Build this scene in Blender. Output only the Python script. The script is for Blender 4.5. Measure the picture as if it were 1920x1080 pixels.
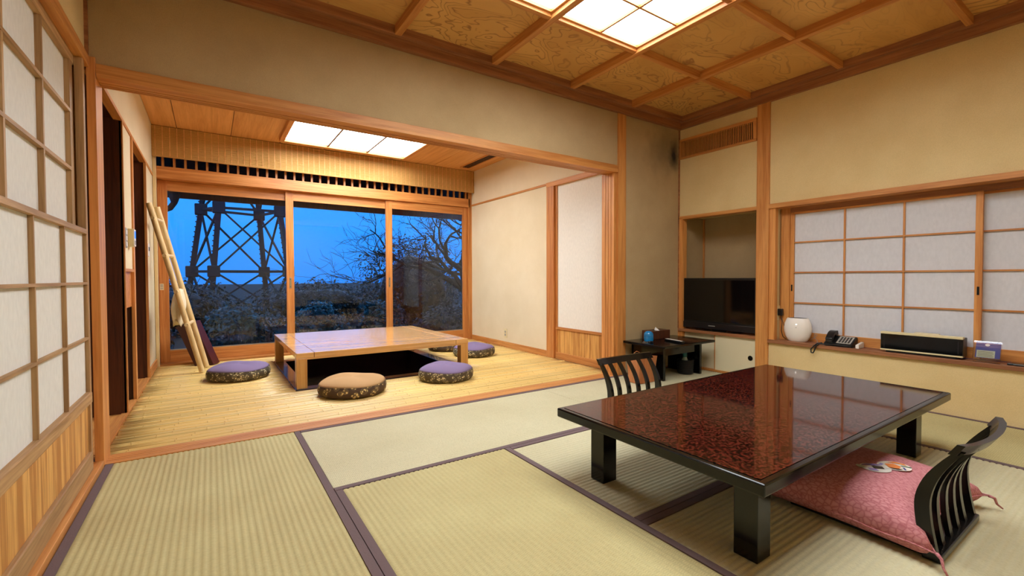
import bpy, bmesh, math, random
from mathutils import Vector, Matrix
for o in list(bpy.data.objects): bpy.data.objects.remove(o)
SC = bpy.context.scene
COL = SC.collection
random.seed(7)

def s2l(r, g, b):
    f = lambda c: (c/255/12.92) if c/255 <= .04045 else ((c/255+.055)/1.055)**2.4
    return (f(r), f(g), f(b), 1)

# ------------------------------------------------------------------ camera
CAM_H = 0.92
YAW, PITCH, ROLL, FPX = 0.58906, 0.02236, -0.00254, 844.8
fw = Vector((math.sin(YAW)*math.cos(PITCH), math.cos(YAW)*math.cos(PITCH), -math.sin(PITCH)))
r0 = Vector((math.cos(YAW), -math.sin(YAW), 0)); u0 = r0.cross(fw)
rt = r0*math.cos(ROLL) + u0*math.sin(ROLL); up = -r0*math.sin(ROLL) + u0*math.cos(ROLL)
cam = bpy.data.cameras.new('camera'); cam.sensor_width = 36; cam.lens = FPX/1920*36
cam.clip_start = .02; cam.clip_end = 400
co = bpy.data.objects.new('camera', cam); COL.objects.link(co)
M = Matrix.Identity(4)
for i in range(3):
    M[i][0], M[i][1], M[i][2] = rt[i], up[i], -fw[i]
M[2][3] = CAM_H
co.matrix_world = M
SC.camera = co

# ------------------------------------------------------------------ sky (dusk) and exposure
W = bpy.data.worlds.new('dusk'); SC.world = W; W.use_nodes = True
nt = W.node_tree; nt.nodes.clear()
out = nt.nodes.new('ShaderNodeOutputWorld'); bg = nt.nodes.new('ShaderNodeBackground')
tc = nt.nodes.new('ShaderNodeTexCoord'); sx = nt.nodes.new('ShaderNodeSeparateXYZ'); rp = nt.nodes.new('ShaderNodeValToRGB')
nz = nt.nodes.new('ShaderNodeTexNoise'); nz.inputs['Scale'].default_value = 3; nz.inputs['Detail'].default_value = 4
mx = nt.nodes.new('ShaderNodeMapping'); mx.inputs['Scale'].default_value = (1, 1, 5)
ad = nt.nodes.new('ShaderNodeMath'); ad.operation = 'MULTIPLY_ADD'; ad.inputs[1].default_value = .12
nt.links.new(tc.outputs['Generated'], sx.inputs[0]); nt.links.new(tc.outputs['Generated'], mx.inputs[0])
nt.links.new(mx.outputs[0], nz.inputs[0]); nt.links.new(nz.outputs['Fac'], ad.inputs[0]); nt.links.new(sx.outputs['Z'], ad.inputs[2])
nt.links.new(ad.outputs[0], rp.inputs[0])
e = rp.color_ramp.elements
e[0].position = .0; e[0].color = s2l(24, 118, 226)
e[1].position = .42; e[1].color = s2l(70, 165, 252)
e2 = rp.color_ramp.elements.new(.16); e2.color = s2l(36, 142, 246)
nt.links.new(rp.outputs[0], bg.inputs[0]); bg.inputs[1].default_value = 1.5
nt.links.new(bg.outputs[0], out.inputs[0])
SC.view_settings.view_transform = 'Standard'; SC.view_settings.look = 'None'
SC.view_settings.gamma = 1; SC.view_settings.use_curve_mapping = False
SC.view_settings.exposure = 0.0
LIGHT_MAIN = 10.3      # radiance of the shoji ceiling light, tatami room
LIGHT_BAMBOO = 15.5    # radiance of the shoji ceiling light, bamboo room
LIGHT_COL = (.97, 1.05, 1.10, 1)

# ------------------------------------------------------------------ materials
class N:
    def __init__(s, name):
        s.m = bpy.data.materials.new(name); s.m.use_nodes = True; s.t = s.m.node_tree
        s.p = s.t.nodes['Principled BSDF']; s.o = s.t.nodes['Material Output']
    def n(s, typ, **kw):
        x = s.t.nodes.new(typ)
        for k, v in kw.items():
            if k in x.inputs: x.inputs[k].default_value = v
            else: setattr(x, k, v)
        return x
    def l(s, a, b): s.t.links.new(a, b)
    def coords(s, scale=(1, 1, 1)):
        c = s.n('ShaderNodeTexCoord'); m = s.n('ShaderNodeMapping'); m.inputs['Scale'].default_value = scale
        s.l(c.outputs['Object'], m.inputs[0]); return m.outputs[0]
    def ramp(s, fac, stops):
        r = s.n('ShaderNodeValToRGB'); el = r.color_ramp.elements
        while len(el) < len(stops): el.new(.5)
        for q, (p, c) in zip(el, stops): q.position = p; q.color = c
        s.l(fac, r.inputs[0]); return r.outputs[0]
    def bump(s, h, strength=.2, dist=.01):
        b = s.n('ShaderNodeBump', Strength=strength, Distance=dist); s.l(h, b.inputs['Height']); s.l(b.outputs[0], s.p.inputs['Normal'])
    def vary(s, col, amt=.12):
        oi = s.n('ShaderNodeObjectInfo'); mr = s.n('ShaderNodeMapRange'); mr.inputs[3].default_value = 1-amt; mr.inputs[4].default_value = 1+amt
        s.l(oi.outputs['Random'], mr.inputs[0]); h = s.n('ShaderNodeHueSaturation'); s.l(mr.outputs[0], h.inputs['Value']); s.l(col, h.inputs['Color'])
        return h.outputs[0]

def plain(name, rgb, rough=.5, metal=0, spec=.5, coat=0, bump=0):
    k = N(name); k.p.inputs['Base Color'].default_value = s2l(*rgb); k.p.inputs['Roughness'].default_value = rough
    k.p.inputs['Metallic'].default_value = metal; k.p.inputs['Specular IOR Level'].default_value = spec
    k.p.inputs['Coat Weight'].default_value = coat; k.p.inputs['Coat Roughness'].default_value = .03
    if bump:
        nz = k.n('ShaderNodeTexNoise', Scale=180.0, Detail=4.0); k.l(k.coords(), nz.inputs[0]); k.bump(nz.outputs['Fac'], bump, .003)
    return k.m

def wood(name, c1, c2, axis='x', rough=.5, scale=1., coat=0, vary=.08, contrast=.5, bump=.08):
    k = N(name); sc = [13*scale]*3; sc['xyz'.index(axis)] = .55*scale
    v = k.coords(sc)
    n1 = k.n('ShaderNodeTexNoise', Scale=2.2, Detail=7.0, Roughness=.62, Distortion=.7); k.l(v, n1.inputs[0])
    n2 = k.n('ShaderNodeTexNoise', Scale=11.0, Detail=3.0); k.l(v, n2.inputs[0])
    a = k.n('ShaderNodeMath', operation='MULTIPLY_ADD'); a.inputs[1].default_value = .35; k.l(n2.outputs['Fac'], a.inputs[0]); k.l(n1.outputs['Fac'], a.inputs[2])
    c = k.ramp(a.outputs[0], [(.68-.25*contrast, s2l(*c2)), (.68+.25*contrast, s2l(*c1))])
    k.l(k.vary(c, vary), k.p.inputs['Base Color']); k.p.inputs['Roughness'].default_value = rough
    k.p.inputs['Coat Weight'].default_value = coat; k.p.inputs['Coat Roughness'].default_value = .08
    if bump: k.bump(a.outputs[0], bump, .004)
    return k.m

def burl(name, c1, c2, line):
    # ceiling veneer: contour-line figure of sliced cypress
    k = N(name); v = k.coords((.75, 1.35, 1))
    oi = k.n('ShaderNodeObjectInfo'); sm = k.n('ShaderNodeVectorMath', operation='SCALE'); cx = k.n('ShaderNodeCombineXYZ')
    k.l(oi.outputs['Random'], cx.inputs[0]); k.l(oi.outputs['Random'], cx.inputs[2]); k.l(cx.outputs[0], sm.inputs[0]); sm.inputs['Scale'].default_value = 37
    av = k.n('ShaderNodeVectorMath', operation='ADD'); k.l(v, av.inputs[0]); k.l(sm.outputs[0], av.inputs[1])
    n1 = k.n('ShaderNodeTexNoise', Scale=2.6, Detail=3.0, Roughness=.45, Distortion=.5); k.l(av.outputs[0], n1.inputs[0])
    mu = k.n('ShaderNodeMath', operation='MULTIPLY'); mu.inputs[1].default_value = 30; k.l(n1.outputs['Fac'], mu.inputs[0])
    fr = k.n('ShaderNodeMath', operation='PINGPONG'); fr.inputs[1].default_value = 1; k.l(mu.outputs[0], fr.inputs[0])
    base = k.ramp(n1.outputs['Fac'], [(.3, s2l(*c2)), (.7, s2l(*c1))])
    ln = k.ramp(fr.outputs[0], [(0, (.8, .8, .8, 1)), (.30, (0, 0, 0, 1))])
    n3 = k.n('ShaderNodeTexNoise', Scale=1.3, Detail=2.0); k.l(av.outputs[0], n3.inputs[0])
    msk = k.ramp(n3.outputs['Fac'], [(.42, (.15, .15, .15, 1)), (.62, (1, 1, 1, 1))])
    mm = k.n('ShaderNodeMath', operation='MULTIPLY'); k.l(ln, mm.inputs[0]); k.l(msk, mm.inputs[1])
    mix = k.n('ShaderNodeMixRGB'); k.l(mm.outputs[0], mix.inputs[0]); k.l(base, mix.inputs[1]); mix.inputs[2].default_value = s2l(*line)
    k.l(k.vary(mix.outputs[0], .06), k.p.inputs['Base Color']); k.p.inputs['Roughness'].default_value = .55
    return k.m

def plaster(name, c1, c2, stain=None):
    k = N(name); v = k.coords()
    n1 = k.n('ShaderNodeTexNoise', Scale=1.7, Detail=5.0, Roughness=.6); k.l(v, n1.inputs[0])
    n2 = k.n('ShaderNodeTexNoise', Scale=220.0, Detail=3.0); k.l(v, n2.inputs[0])
    c = k.ramp(n1.outputs['Fac'], [(.3, s2l(*c2)), (.7, s2l(*c1))])
    mg = k.n('ShaderNodeMixRGB', blend_type='MULTIPLY'); mg.inputs[0].default_value = .3
    k.l(c, mg.inputs[1]); k.l(k.ramp(n2.outputs['Fac'], [(.3, (.72, .72, .72, 1)), (.6, (1, 1, 1, 1))]), mg.inputs[2])
    col = mg.outputs[0]
    if stain:   # soot mark with a fixed shape and place on the wall
        n3 = k.n('ShaderNodeTexNoise', Scale=9.0, Detail=5.0); k.l(v, n3.inputs[0])
        for (cx, cz, rx, rz, dark) in stain:
            mp = k.n('ShaderNodeMapping'); cc = k.n('ShaderNodeTexCoord')
            mp.inputs['Location'].default_value = (-cx/rx, 0, -cz/rz); mp.inputs['Scale'].default_value = (1/rx, 0, 1/rz)
            k.l(cc.outputs['Object'], mp.inputs[0]); ln = k.n('ShaderNodeVectorMath', operation='LENGTH'); k.l(mp.outputs[0], ln.inputs[0])
            ma = k.n('ShaderNodeMath', operation='MULTIPLY_ADD'); ma.inputs[1].default_value = .5; k.l(n3.outputs['Fac'], ma.inputs[0]); sc_ = k.n('ShaderNodeMath', operation='MULTIPLY'); sc_.inputs[1].default_value = .5; k.l(ln.outputs['Value'], sc_.inputs[0]); k.l(sc_.outputs[0], ma.inputs[2])
            f = k.ramp(ma.outputs[0], [(.34, (dark, dark, dark, 1)), (.82, (0, 0, 0, 1))])
            mx_ = k.n('ShaderNodeMixRGB'); k.l(f, mx_.inputs[0]); k.l(col, mx_.inputs[1]); mx_.inputs[2].default_value = s2l(44, 44, 44); col = mx_.outputs[0]
    k.l(col, k.p.inputs['Base Color']); k.p.inputs['Roughness'].default_value = .95; k.p.inputs['Specular IOR Level'].default_value = .15
    k.bump(n2.outputs['Fac'], .25, .004)
    return k.m

def paper(name, rgb, trans=.2):
    k = N(name); k.t.nodes.remove(k.p)
    nz = k.n('ShaderNodeTexNoise', Scale=60.0, Detail=6.0); k.l(k.coords((1, 1, .5)), nz.inputs[0])
    c = k.ramp(nz.outputs['Fac'], [(.3, s2l(*[q*.965 for q in rgb])), (.7, s2l(*rgb))])
    d = k.n('ShaderNodeBsdfDiffuse'); t = k.n('ShaderNodeBsdfTranslucent'); mix = k.n('ShaderNodeMixShader'); mix.inputs[0].default_value = trans
    k.l(c, d.inputs[0]); k.l(c, t.inputs[0]); k.l(d.outputs[0], mix.inputs[1]); k.l(t.outputs[0], mix.inputs[2]); k.l(mix.outputs[0], k.o.inputs[0])
    return k.m

def glow(name, col, strength):
    k = N(name); k.p.inputs['Base Color'].default_value = (.8, .8, .78, 1)
    k.p.inputs['Emission Color'].default_value = col; k.p.inputs['Emission Strength'].default_value = strength
    return k.m

def glass(name, tint=(.975, .98, .985, 1), ior=1.5):
    k = N(name); k.t.nodes.remove(k.p)
    t = k.n('ShaderNodeBsdfTransparent'); t.inputs[0].default_value = tint
    g = k.n('ShaderNodeBsdfGlossy'); g.inputs['Roughness'].default_value = .005
    f = k.n('ShaderNodeFresnel', IOR=ior); mix = k.n('ShaderNodeMixShader')
    k.l(f.outputs[0], mix.inputs[0]); k.l(t.outputs[0], mix.inputs[1]); k.l(g.outputs[0], mix.inputs[2]); k.l(mix.outputs[0], k.o.inputs[0])
    return k.m

def weave(name, c1, c2, scale, rough=.8, axis='x'):
    # fine cross weave on tatami / blind
    k = N(name); v = k.coords()
    s = {'x': (1, .25, 1), 'y': (.25, 1, 1)}[axis]
    w = k.n('ShaderNodeTexNoise', Scale=2.0, Detail=5.0); k.l(v, w.inputs[0])
    fine = k.n('ShaderNodeTexNoise', Scale=scale, Detail=3.0); k.l(k.coords(s), fine.inputs[0])
    wv = k.n('ShaderNodeTexWave', bands_direction=('X' if axis == 'x' else 'Y'), Scale=40.0, Distortion=1.2, Detail=2.0); k.l(v, wv.inputs[0])
    c = k.ramp(w.outputs['Fac'], [(.3, s2l(*c2)), (.7, s2l(*c1))])
    m = k.n('ShaderNodeMixRGB', blend_type='MULTIPLY'); m.inputs[0].default_value = .35; k.l(c, m.inputs[1])
    k.l(k.ramp(fine.outputs['Fac'], [(.3, (.6, .6, .6, 1)), (.6, (1, 1, 1, 1))]), m.inputs[2])
    m2 = k.n('ShaderNodeMixRGB', blend_type='MULTIPLY'); m2.inputs[0].default_value = .12; k.l(m.outputs[0], m2.inputs[1]); k.l(wv.outputs[0], m2.inputs[2])
    k.l(m2.outputs[0], k.p.inputs['Base Color']); k.p.inputs['Roughness'].default_value = rough; k.p.inputs['Specular IOR Level'].default_value = .3
    k.bump(fine.outputs['Fac'], .25, .002)
    return k.m

WOODX = wood('cypress_trim_x', (212, 147, 78), (184, 114, 52), 'x')
WOODY = wood('cypress_trim_y', (212, 147, 78), (184, 114, 52), 'y')
WOODZ = wood('cypress_trim_z', (218, 152, 82), (192, 122, 58), 'z')
DOORX = wood('door_wood_x', (210, 142, 76), (180, 108, 48), 'x', .4)
DOORZ = wood('door_wood_z', (210, 142, 76), (180, 108, 48), 'z', .4)
DARKX = wood('ceiling_edge_x', (168, 110, 68), (136, 84, 50), 'x')
DARKY = wood('ceiling_edge_y', (168, 110, 68), (136, 84, 50), 'y')
SHOJIZ = wood('shoji_lattice_z', (186, 146, 98), (150, 112, 70), 'z', .6)
SHOJIY = wood('shoji_lattice_y', (186, 146, 98), (150, 112, 70), 'y', .6)
KOSHI = wood('cedar_panel', (222, 168, 92), (178, 118, 52), 'z', .5, .75, 0, .05, .35)
PINE = wood('pine_pole', (232, 204, 150), (210, 176, 118), 'z', .5)
BROWN = wood('brown_board', (92, 46, 24), (62, 28, 14), 'z', .4)
TABLEW = wood('oak_table_y', (232, 180, 110), (214, 158, 86), 'x', .2, .8, .5, .03, .5, 0)
TABLEL = wood('oak_table_z', (220, 168, 96), (200, 144, 74), 'z', .3, .8, .3, .03)
BCEIL = wood('bamboo_room_ceiling', (226, 168, 102), (206, 144, 80), 'y', .5, .7, 0, .06)
BURL = burl('veneer_ceiling', (222, 172, 100), (202, 150, 80), (136, 84, 40))
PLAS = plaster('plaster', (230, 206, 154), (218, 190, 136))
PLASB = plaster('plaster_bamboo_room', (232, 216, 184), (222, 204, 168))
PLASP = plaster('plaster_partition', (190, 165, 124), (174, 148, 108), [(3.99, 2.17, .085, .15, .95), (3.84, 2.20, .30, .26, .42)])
PAPER = paper('shoji_paper', (234, 231, 224), .08)
PAPERB = paper('shoji_paper_window', (224, 222, 224), .10)
WHITEP = paper('sliding_door_paper', (238, 232, 220), .0)
FUSUMA = plain('cabinet_paper', (226, 214, 178), .8)
GLASS = glass('window_glass')
ACRYL = glass('acrylic', (.95, .95, .97, 1), 1.45)
PANE_M = glow('lit_paper_main', LIGHT_COL, LIGHT_MAIN)
PANE_B = glow('lit_paper_bamboo', LIGHT_COL, LIGHT_BAMBOO)
TATX = weave('tatami_rush_x', (209, 200, 164), (197, 187, 150), 260, .75, 'x')
TATY = weave('tatami_rush_y', (200, 187, 134), (186, 170, 118), 260, .75, 'y')
HERI = plain('tatami_cloth', (104, 84, 84), .9, bump=.3)
LACQ = plain('black_lacquer', (9, 8, 7), .14, spec=.4)
LACQM = plain('black_lacquer_satin', (12, 10, 9), .2, spec=.4)
BLACK = plain('black_plastic', (14, 14, 15), .35)
BLACKG = plain('black_gloss', (8, 8, 9), .08)
WHITE = plain('white_plastic', (236, 228, 218), .35)
CREAM = plain('cream_plastic', (222, 206, 160), .4)
METAL = plain('brushed_metal', (186, 180, 168), .3, 1)
DARKV = plain('vent_void', (10, 7, 5), .9)
STEEL = plain('painted_steel', (22, 24, 33), .6)
GREY = plain('grey_plastic', (150, 146, 138), .5)
RED = plain('maroon_box', (74, 24, 26), .4, bump=.6)
REDS = plain('maroon_box_smooth', (66, 26, 20), .4)

# ------------------------------------------------------------------ geometry helpers
ORG = {}
def V(*a): return Vector(a)
def box(bm, x0, x1, y0, y1, z0, z1, bev=0):
    b2 = bmesh.new(); bmesh.ops.create_cube(b2, size=1)
    for v in b2.verts: v.co = V(x0+(v.co.x+.5)*(x1-x0), y0+(v.co.y+.5)*(y1-y0), z0+(v.co.z+.5)*(z1-z0))
    if bev: bmesh.ops.bevel(b2, geom=b2.edges[:], offset=bev, segments=2, affect='EDGES', profile=.5)
    merge(bm, b2); return bm
def merge(bm, b2, mat=None):
    if mat is not None: bmesh.ops.transform(b2, matrix=mat, verts=b2.verts)
    me = bpy.data.meshes.new('t'); b2.to_mesh(me); b2.free(); bm.from_mesh(me); bpy.data.meshes.remove(me)
def beam(bm, p, q, w, h, bev=0):
    p, q = Vector(p), Vector(q); d = q-p; L = d.length; z = d.normalized()
    x = z.cross(V(0, 0, 1)) if abs(z.z) < .98 else V(1, 0, 0)
    x.normalize(); y = z.cross(x)
    m = Matrix(((x.x, y.x, z.x, p.x), (x.y, y.y, z.y, p.y), (x.z, y.z, z.z, p.z), (0, 0, 0, 1)))
    b2 = bmesh.new(); box(b2, -w/2, w/2, -h/2, h/2, 0, L, bev); merge(bm, b2, m); return bm
def frames(pts):
    pts = [Vector(p) for p in pts]; T = []
    for i in range(len(pts)):
        T.append((pts[min(i+1, len(pts)-1)]-pts[max(i-1, 0)]).normalized())
    n = T[0].cross(V(0, 0, 1));
    if n.length < .05: n = T[0].cross(V(1, 0, 0))
    n.normalize(); out = []
    for t in T:
        n = (n - t*n.dot(t)).normalized(); out.append((n, t.cross(n)))
    return pts, out
def tube(bm, pts, r, seg=8, cap=True):
    pts, fr = frames(pts); rings = []
    for i, p in enumerate(pts):
        rr = r[i] if isinstance(r, (list, tuple)) else r
        rings.append([bm.verts.new(p + (fr[i][0]*math.cos(a) + fr[i][1]*math.sin(a))*rr) for a in [2*math.pi*k/seg for k in range(seg)]])
    for a, b in zip(rings, rings[1:]):
        for k in range(seg): bm.faces.new((a[k], a[(k+1) % seg], b[(k+1) % seg], b[k]))
    if cap: bm.faces.new(rings[0][::-1]); bm.faces.new(rings[-1])
    return bm
def sweep(bm, pts, wv, tv):
    # rectangular bar along pts; wv/tv: half width / half thickness vectors, constant or one per point
    P = [Vector(p) for p in pts]; R = []
    for i, p in enumerate(P):
        w = Vector(wv[i] if isinstance(wv, list) else wv); t = Vector(tv[i] if isinstance(tv, list) else tv)
        R.append([bm.verts.new(p+a*w+b*t) for a, b in ((-1, -1), (1, -1), (1, 1), (-1, 1))])
    for a, b in zip(R, R[1:]):
        for k in range(4): bm.faces.new((a[k], a[(k+1) % 4], b[(k+1) % 4], b[k]))
    bm.faces.new(R[0][::-1]); bm.faces.new(R[-1]); return bm
def lathe(bm, prof, c=(0, 0, 0), seg=32, sx=1, sy=1):
    R = []
    for r, z in prof:
        R.append([bm.verts.new((c[0]+sx*r*math.cos(2*math.pi*k/seg), c[1]+sy*r*math.sin(2*math.pi*k/seg), c[2]+z)) for k in range(seg)])
    for a, b in zip(R, R[1:]):
        for k in range(seg): bm.faces.new((a[k], a[(k+1) % seg], b[(k+1) % seg], b[k]))
    bm.faces.new(R[0][::-1]); bm.faces.new(R[-1]); return bm
def prism(bm, poly, y0, y1):
    # polygon in (x, z) extruded along y
    A = [bm.verts.new((x, y0, z)) for x, z in poly]; B = [bm.verts.new((x, y1, z)) for x, z in poly]; n = len(poly)
    for k in range(n): bm.faces.new((A[k], A[(k+1) % n], B[(k+1) % n], B[k]))
    bm.faces.new(A[::-1]); bm.faces.new(B); return bm
def obj(name, bm, mat, parent=None, smooth=False, kind=None, label=None):
    bmesh.ops.recalc_face_normals(bm, faces=bm.faces)
    org = ORG.get(parent, V(0, 0, 0)) if parent is not None else V(0, 0, 0)
    me = bpy.data.meshes.new(name)
    if org.length: bmesh.ops.translate(bm, vec=-org, verts=bm.verts)
    bm.to_mesh(me); bm.free(); me.materials.append(mat)
    if smooth:
        me.polygons.foreach_set('use_smooth', [True]*len(me.polygons))
        if smooth != 'all':
            try: me.set_sharp_from_angle(angle=math.radians(40))
            except Exception: pass
    o = bpy.data.objects.new(name, me); COL.objects.link(o)
    if parent is not None: o.parent = parent; ORG[o] = org
    else: ORG[o] = V(0, 0, 0)
    if kind: o['kind'] = kind
    if label: o['label'] = label
    return o
def bx(name, d, mat, parent=None, bev=0, **kw): return obj(name, box(bmesh.new(), *d, bev), mat, parent, **kw)
def tag(o, label, cat, group=None, kind=None):
    o['label'] = label; o['category'] = cat
    if group: o['group'] = group
    if kind: o['kind'] = kind
    return o
def thing(name, label, cat, loc=(0, 0, 0), group=None, kind=None):
    o = bpy.data.objects.new(name, None); COL.objects.link(o); o.location = loc; o.empty_display_size = .1
    ORG[o] = Vector(loc); return tag(o, label, cat, group, kind)
def struct(name, label, cat, loc=(0, 0, 0)): return thing(name, label, cat, loc, None, 'structure')
def sbox(name, d, mat, label, cat, bev=0):
    o = bx(name, d, mat, None, bev); return tag(o, label, cat, None, 'structure')
def share(src, name, loc, parent):
    o = bpy.data.objects.new(name, src.data); COL.objects.link(o); o.parent = parent; o.location = Vector(loc); ORG[o] = ORG.get(parent, V(0, 0, 0)); return o
def dup(root, loc, rotz, label, group=None):
    r = root.copy(); COL.objects.link(r); r.location = loc; r.rotation_euler = (0, 0, rotz); r['label'] = label
    if group: r['group'] = group
    for ch in list(root.children):
        c = ch.copy(); COL.objects.link(c); c.parent = r
        for g in list(ch.children):
            d = g.copy(); COL.objects.link(d); d.parent = c
    return r

XL, XR, YP, YB, ZC = -.483, 4.076, 2.958, -.72, 2.56
BX1 = 3.25          # right wall of the bamboo room
BZ = 2.49           # its ceiling
YW = 6.06           # glass doors

# ================================================================== SETTING
# ---- tatami floor
fl = struct('floor', 'tatami mat floor of the main room', 'floor', (0, 0, 0))
bx('subfloor', (XL-.1, XR+.1, YB, YP, -.12, -.045), BROWN, fl)
def mat_(x0, x1, y0, y1, d):
    g = .0015; x0 += g; x1 -= g; y0 += g; y1 -= g; bw = .030
    bm = bmesh.new(); a0, a1, b0, b1 = (x0, x1, y0+bw, y1-bw) if d == 'x' else (y0, y1, x0+bw, x1-bw)
    n = int((b1-b0)/.0228); rows = []
    for i in range(n*4+1):
        b = b0+(b1-b0)*i/(n*4); z = -.0005-.0036*(1-abs(math.sin(math.pi*i/4)))**1.5
        pts = [(a0, b, z), (a1, b, z)] if d == 'x' else [(b, a0, z), (b, a1, z)]
        rows.append([bm.verts.new(p) for p in pts])
    for p, q in zip(rows, rows[1:]): bm.faces.new((p[0], p[1], q[1], q[0]))
    box(bm, x0, x1, y0, y1, -.044, -.006)
    m = obj('tatami_mat', bm, TATX if d == 'x' else TATY, fl, smooth='all')
    for s in (0, 1):
        if d == 'x': q = (x0, x1, *((y0, y0+bw) if s == 0 else (y1-bw, y1)), -.02, .0012)
        else: q = (*((x0, x0+bw) if s == 0 else (x1-bw, x1)), y0, y1, -.02, .0012)
        bx('cloth_border', q, HERI, m)
for a in [(XL+.035, .433, 1.128, YP, 'y'), (.433, 2.267, 2.03, YP, 'x'), (2.267, XR, 2.03, YP, 'x'), (.433, 1.336, .2, 2.03, 'y'),
          (1.336, 3.21, 1.13, 2.03, 'x'), (1.336, 3.21, .2, 1.13, 'x'), (3.21, XR, .2, 2.03, 'y'), (XL+.035, .433, -.70, 1.128, 'y'),
          (.433, 2.267, -.70, .2, 'x'), (2.267, XR, -.70, .2, 'x')]: mat_(*a)

# ---- threshold and lintel between the rooms
th = struct('trim_1', 'wooden sliding door threshold between the tatami and the bamboo floor', 'threshold')
bx('sill_base', (XL+.03, 3.16, YP, 3.10, -.05, -.008), WOODX, th)
for a, b in ((2.958, 3.006), (3.010, 3.032), (3.036, 3.058), (3.062, 3.10)): bx('track_strip', (XL+.03, 3.16, a, b, -.009, .003), WOODX, th)
li = struct('trim_2', 'grooved wooden lintel above the wide opening', 'lintel')
bx('lintel_beam', (-.449, 3.156, 2.945, 3.10, 1.915, 1.962), WOODX, li, .002)
for a, b in ((2.945, 3.022), (3.030, 3.052), (3.060, 3.076), (3.084, 3.10)): bx('track_strip', (-.447, 3.156, a, b, 1.897, 1.9155), WOODX, li)
po = struct('trim_3', 'slim corner post at the left end of the opening', 'post')
bx('post', (XL, -.449, 2.944, 3.10, 0, 1.990), WOODZ, po, .002)
bx('post_upper', (XL-.02, -.473, 2.944, 2.975, 1.990, 2.46), DARKX, po)
jm = struct('trim_4', 'grooved door jamb at the right end of the opening', 'jamb')
bx('jamb_board', (3.136, 3.162, 2.965, 3.12, 0, 1.897), WOODZ, jm)
for a, b in ((2.965, 2.998), (3.004, 3.034), (3.040, 3.068), (3.074, 3.12)): bx('jamb_strip', (3.122, 3.137, a, b, .003, 1.897), WOODZ, jm)
sbox('trim_5', (3.158, 3.264, 2.946, 3.12, 0, 2.46), WOODZ, 'square wooden post right of the opening', 'post', .002)

# ---- partition wall
wp = struct('wall_partition', 'beige plaster wall above and beside the opening', 'wall')
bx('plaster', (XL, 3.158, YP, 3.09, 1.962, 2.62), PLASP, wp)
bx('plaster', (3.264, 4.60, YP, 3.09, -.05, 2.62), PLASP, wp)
bx('baseboard', (3.264, XR, YP-.006, YP, 0, .012), DARKX, wp)

# ---- left wall: plaster, head rail, sill
wl = struct('wall_left', 'left plaster wall above the paper sliding doors', 'wall')
bx('plaster', (XL-.12, XL-.004, YB, 2.945, 1.99, 2.62), PLAS, wl)
bx('plaster', (XL-.12, XL-.004, YB, .42, -.05, 1.99), PLAS, wl)
bx('backing', (XL-.14, XL-.12, .42, 3.1, -.05, 2.0), WHITEP, wl)
sbox('trim_6', (XL-.11, XL+.012, .42, 2.945, 1.935, 1.99), WOODY, 'wooden head rail over the paper sliding doors', 'rail', .002)
sbox('trim_7', (XL-.11, XL+.033, -.70, 2.945, -.04, .028), WOODY, 'wooden sill rail under the paper sliding doors', 'rail', .002)

def shoji_door(name, y0, y1, xf, label):
    """paper door with raised upper sash, lower lattice and cedar kick panel; xf = room-side face"""
    d = struct(name, label, 'door', (xf, y0, .03))
    t = .03; xb = xf-t
    st = .034
    bx('stile', (xb, xf, y1-st, y1, .03, 1.935), SHOJIZ, d, .0015); bx('stile', (xb, xf, y0, y0+st, .03, 1.935), SHOJIZ, d, .0015)
    bx('bottom_rail', (xb, xf+.006, y0+st, y1-st, .03, .115), SHOJIY, d, .004)
    bx('waist_rail', (xb, xf+.008, y0+st, y1-st, .345, .395), SHOJIY, d, .004)
    bx('kick_panel', (xb+.008, xf-.010, y0+st, y1-st, .115, .345), KOSHI, d)
    bx('middle_rail', (xb+.004, xf+.004, y0+st, y1-st, 1.127, 1.148), SHOJIY, d, .001)
    n = 3; w = (y1-y0-2*st)/n
    for k in range(n):
        ya, yb = y0+st+w*k, y0+st+w*(k+1)
        for za, zb in ((.395, .645), (.645, .90), (.90, 1.13)):
            bx('paper_pane', (xf-.016, xf-.014, ya+.004, yb-.004, za, zb), PAPER, d)
        if k: bx('lattice_bar', (xf-.015, xf, ya-.0055, ya+.0055, .395, 1.13), SHOJIZ, d)
    for z in (.645, .90): bx('lattice_bar', (xf-.015, xf+.0005, y0+st, y1-st, z-.0055, z+.0055), SHOJIY, d)
    us = bx('upper_sash', (xb-.022, xb-.002, y1-.105, y1-.055, 1.148, 1.9), SHOJIZ, d)
    bx('sash_rail', (xb-.022, xb, y0+st, y1-st, 1.893, 1.935), SHOJIY, us)
    yu0, yu1 = y0+.03, y1-.105; wu = .392
    ys = [yu1-wu*k for k in range(4)]
    for k in range(3):
        for za, zb in ((1.148, 1.41), (1.41, 1.667), (1.667, 1.893)):
            bx('paper_pane', (xb-.022, xb-.020, max(ys[k+1], yu0)+.004, ys[k]-.002, za, zb), PAPER, d)
        if k < 2: bx('lattice_bar', (xb-.020, xb-.002, ys[k+1]-.008, ys[k+1]+.008, 1.148, 1.893), SHOJIZ, d)
    for z in (1.41, 1.667): bx('lattice_bar', (xb-.020, xb-.0015, yu0, yu1+.03, z-.007, z+.007), SHOJIY, d)
    return d
shoji_door('door_1', 1.672, 2.862, XL+.008, 'white paper sliding door on the left, nearest the opening')
shoji_door('door_2', .46, 1.69, XL-.066, 'white paper sliding door on the left, nearest the camera')
sbox('trim_8', (XL-.075, XL-.012, 2.865, 2.945, .028, 1.935), WOODZ, 'wooden stop post beside the left paper door', 'post', .002)

sbox('wall_back', (XL-.12, 4.6, YB-.1, YB, -.05, 2.62), PLAS, 'plain plaster wall behind the viewer', 'wall')

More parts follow.
